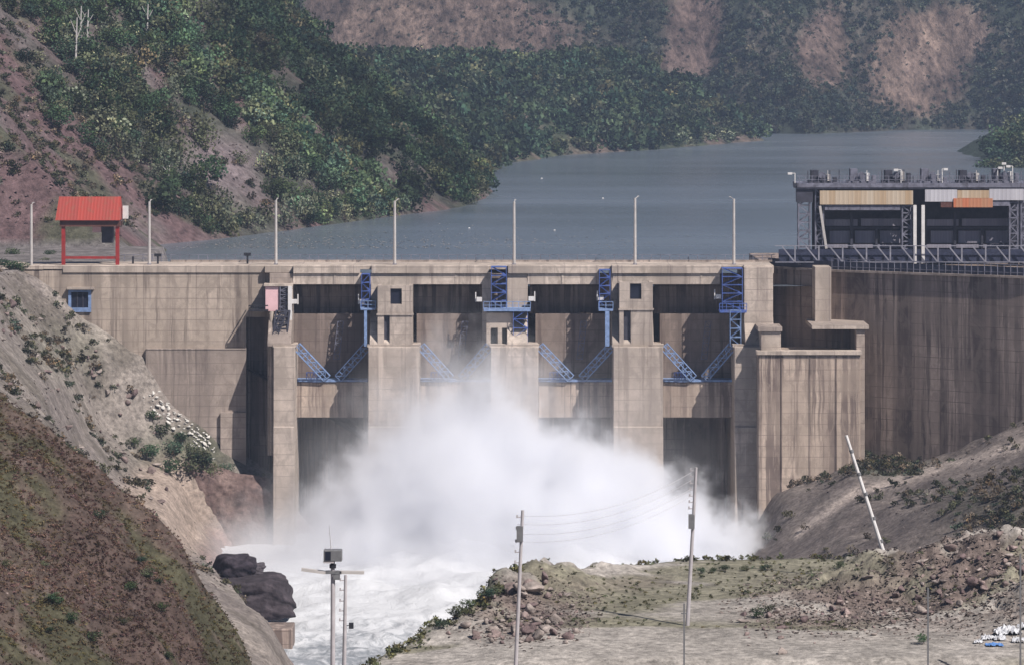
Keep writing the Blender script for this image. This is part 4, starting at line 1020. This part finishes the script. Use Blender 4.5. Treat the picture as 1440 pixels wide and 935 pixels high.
# near left slope: red brown heath with green patches
pts,px,py = scatter(h_brown,-62,-16,232,306,60000,lambda x,y,z,px,py: np.clip(0.6+fbm(x,y,5,4,75)*1.6,0,1),-60)
Lb = lib(205,10,18,0.32,[(0.17,0.125,0.10),(0.15,0.10,0.095),(0.17,0.145,0.10)],0.6,1.1)
n2 = fbm(pts[:,0],pts[:,1],5,4,41)+0.6*fbm(pts[:,0],pts[:,1],9,4,40); gr = (sstep(-0.08,0.1,n2) > RNG.random(len(pts)))
pm = (1+1.6*fbm(pts[:,0],pts[:,1],6,4,80))[:,None]; t2 = RNG.uniform(0.6,1.15,(len(pts),1))*np.array([0.86,0.76,0.74])*pm; t2[gr] = (RNG.uniform(0.6,1.1,(len(pts),1))*np.array([0.74,0.78,0.52])*pm)[gr]
mass('heath',pts,RNG.uniform(0.12,0.46,len(pts)),t2,Lb,M['leaf'],'red brown and green heath covering the near left slope','heath')
for k in range(16):
    bx = random.uniform(0,290); by = random.uniform(640+bx*0.6,930)
    p = ray(bx,by,h_brown,210,320,0.3); s=random.uniform(0.6,1.3)
    plant('slope_bush', protos[k%8], p, (s*1.3,s*1.3,s*0.7), k, 'dark green bush on the near left slope of red brown heath','bush','bushes on the near left slope')
# grass on the flat and along its edge
def acc(x,y,z,px,py):
    d = sd(x,y,EDGE,CLE)
    return np.clip(sstep(2.5,0,np.abs(d-0.3))*np.where(px<735,0.8,np.clip(fbm(x,y,4,3,79)*4-0.1,0,0.6)) + sstep(0.02,0.2,fbm(x*0.35,y*0.8,6,4,44)+0.13*ell(px,py,1050,822,260,22)+0.3*ell(px,py,850,835,90,25)-0.12*sstep(850,935,py))*0.3,0,1)
pts,px,py = scatter(h_plateau,-14,55,262,322,15000,acc,-49.5)
Lg = lib(206,8,34,0.3,[(0.11,0.11,0.055),(0.14,0.13,0.07),(0.085,0.09,0.045)],0.6,1.0)
mass('grass',pts,np.where(np.abs(sd(pts[:,0],pts[:,1],EDGE,CLE)-0.3)<2.2,RNG.uniform(0.25,0.85,len(pts)),RNG.uniform(0.12,0.4,len(pts))),tt(len(pts)),Lg,M['leaf'],'grass and weeds on the gravel flat and its river edge','grass')
for k,(bx,by,s) in enumerate(((960,787,1.3),(640,868,1.2),(680,848,1.3),(660,858,1.0),(1065,868,1.0),(1080,862,0.9),(985,806,0.6),(1003,805,0.6),(1020,804,0.7),(1045,803,0.6),(1080,803,0.8),(880,790,0.9),(905,792,0.8),(700,838,1.2),(620,885,0.9),(1180,800,0.7),(1300,905,0.9))):
    p = on_plateau(bx,by); 
    plant('weed_bush', protos[(k*3)%8], p, (s*1.4,s*1.4,s*0.8), k, 'rounded bush standing alone on the far rim left of the fuse box pole' if k == 0 else 'small dark weed bush on the gravel flat','bush',None if k == 0 else 'weed bushes on the gravel flat')
# right slope vegetation
pts,px,py = scatter(h_rslope,33,80,335,500,7000,lambda x,y,z,px,py: np.clip(0.6*ell(px,py,1410,718,75,36)+1.0*ell(px,py,1240,652,70,16)+0.6*ell(px,py,1110,672,50,14)+fbm(x,y,8,4,76)*0.7,0,0.9),-66)
mass('slope_scrub',pts,RNG.uniform(0.5,1.4,len(pts)),tt(len(pts))*0.95,Ls,M['leaf'],'dark scrub on the slope below the right dam wall','scrub')

# floating things on the reservoir
V=[];Fc=[];o_=0
for k in range(900):
    px = random.triangular(200,1000,380); d = 594+abs(random.gauss(0,1))*22 if random.random()<0.85 else random.uniform(600,760)
    x = X(px,d)
    if x < np.interp(d,[500,605,651,704,750],[-54,-57,-41,-23,-8]): continue
    s = random.uniform(0.08,0.4); a = random.uniform(0,3); h=0.06
    c,si = math.cos(a)*s,math.sin(a)*s*0.7
    V += [(x-c,d-si,WATER+h),(x+si,d-c*0.6,WATER+h*1.5),(x+c,d+si,WATER+h),(x-si,d+c*0.6,WATER+h*2)]; Fc.append((o_,o_+1,o_+2,o_+3)); o_+=4
dbr = np_mesh('floating_debris',np.array(V),np.array(Fc),plain('driftwood',(0.30,0.27,0.25),0.9,0.3,1.0)); dbr['kind']='stuff'; dbr['label']='driftwood and litter floating behind the dam'; dbr['category']='debris'
for px,py,lab in ((660,322,'white float on the reservoir above the second bay'),(780,325,'small white float on the reservoir left of the fifth lamp post'),(762,252,'small white float near the far left shore'),(848,280,'pale float alone in the middle of the reservoir')):
    d = -WATER*F/(py-HY); x = X(px,d); s = d/F*1.3
    tag(MB().tube((x-s,d,WATER+0.1),(x+s,d,WATER+0.1),s*0.55,s*0.5,8).tube((x,d,WATER+0.1),(x,d,WATER+s*1.6),s*0.3,s*0.1,6).build('float',M['white']),lab,'float','floats on the reservoir')

# ------------------------------------------------------------------ spray and haze
def mist():
    t = NT('spray'); p = t.pos()
    nz = t.n('ShaderNodeTexNoise'); t.l(p,nz.inputs['Vector']); nz.inputs['Scale'].default_value=0.13; nz.inputs['Detail'].default_value=6; nz.inputs['Roughness'].default_value=0.68
    sub = t.n('ShaderNodeVectorMath',operation='SUBTRACT'); t.l(nz.outputs['Color'],sub.inputs[0]); sub.inputs[1].default_value=(0.5,0.5,0.5)
    sc = t.scale(sub.outputs[0],(26,16,26)); ad = t.n('ShaderNodeVectorMath',operation='ADD'); t.l(p,ad.inputs[0]); t.l(sc,ad.inputs[1]); q = ad.outputs[0]
    tot = None
    for (cx,cy,cz),(rx,ry,rz),amp in (((-4,474,-66),(25,21,17),0.42),((18,476,-68),(10.5,14,13),0.5),((9,474,-65),(14,19,14),0.45),((-6,481,-60),(16,15,15),0.3),((-7,485,-53),(17,12,16),0.065),((-5,486,-47),(13,9,11),0.028),((-25,468,-71),(20,24,13),0.10),((0,450,-72),(36,26,9),0.10),((26,473,-71),(11,16,8),0.3),((34,470,-72),(14,20,10),0.02),((-3,476,-60),(36,22,22),0.022)):
        s = t.n('ShaderNodeVectorMath',operation='SUBTRACT'); t.l(q,s.inputs[0]); s.inputs[1].default_value=(cx,cy,cz)
        d = t.scale(s.outputs[0],(1/rx,1/ry,1/rz)); ln = t.n('ShaderNodeVectorMath',operation='LENGTH'); t.l(d,ln.inputs[0])
        v = t.mr(ln.outputs['Value'],1.0,0.5 if amp > 0.2 else 0.3,0,amp,True)
        tot = v if tot is None else t.math('ADD',tot,v)
    pv = t.n('ShaderNodeVolumePrincipled'); pv.inputs['Color'].default_value=(0.952,0.963,0.999,1); pv.inputs['Anisotropy'].default_value=0.0
    t.l(tot,pv.inputs['Density']); t.l(pv.outputs[0],t.out.inputs['Volume']); t.m.cycles.volume_step_rate = 1.0
    return t.m
MB().box(-44,56,424,499.0,-72,-34).build('mist', mist())
o = bpy.data.objects['mist']; kind(o,'stuff','white spray cloud boiling up from the sluices',None); o['category']='spray'
t = NT('haze_air'); pv = t.n('ShaderNodeVolumePrincipled'); pv.inputs['Color'].default_value=(0.58,0.72,1.0,1); pv.inputs['Density'].default_value=0.00016; pv.inputs['Anisotropy'].default_value=0.2
t.l(pv.outputs[0],t.out.inputs['Volume'])
o = MB().box(-2700,2700,-400,3700,-83,140).build('haze',t.m); kind(o,'stuff','thin blue haze in the valley air'); o['category']='haze'

# ------------------------------------------------------------------ light, camera
sun_v = Vector((1.05,-1.0,1.68)).normalized()
L = bpy.data.lights.new('sun','SUN'); L.energy = 5.0; L.angle = math.radians(0.55); L.color=(1.0,0.93,0.85)
so = bpy.data.objects.new('sun',L); COL.objects.link(so); so.rotation_euler = sun_v.to_track_quat('Z','Y').to_euler()
W = bpy.data.worlds.new('World'); S.world = W; W.use_nodes = True; nt = W.node_tree
sky = nt.nodes.new('ShaderNodeTexSky'); sky.sky_type='NISHITA'; sky.sun_disc=False
sky.sun_elevation = math.asin(sun_v.z); sky.sun_rotation = math.atan2(sun_v.x,sun_v.y); sky.air_density=0.7; sky.dust_density=0.2; sky.ozone_density=3.0
bg = nt.nodes['Background']; bg.inputs['Strength'].default_value = 0.05; nt.links.new(sky.outputs[0],bg.inputs['Color'])
cam = bpy.data.cameras.new('camera'); cam.sensor_width=36; cam.lens = F/1440*36; cam.shift_y = -(467.5-HY)/1440; cam.clip_end = 9000; cam.clip_start = 0.5
co = bpy.data.objects.new('camera',cam); COL.objects.link(co); co.location=(0,0,0); co.rotation_euler=(math.radians(90),0,0); S.camera = co
S.view_settings.view_transform='Standard'; S.view_settings.look='None'; S.view_settings.exposure=0.2; S.view_settings.gamma=1.0
S.cycles.volume_bounces = 8; S.cycles.max_bounces = 10; S.cycles.diffuse_bounces=1; S.cycles.use_denoising=True
S.cycles.volume_max_steps = 256
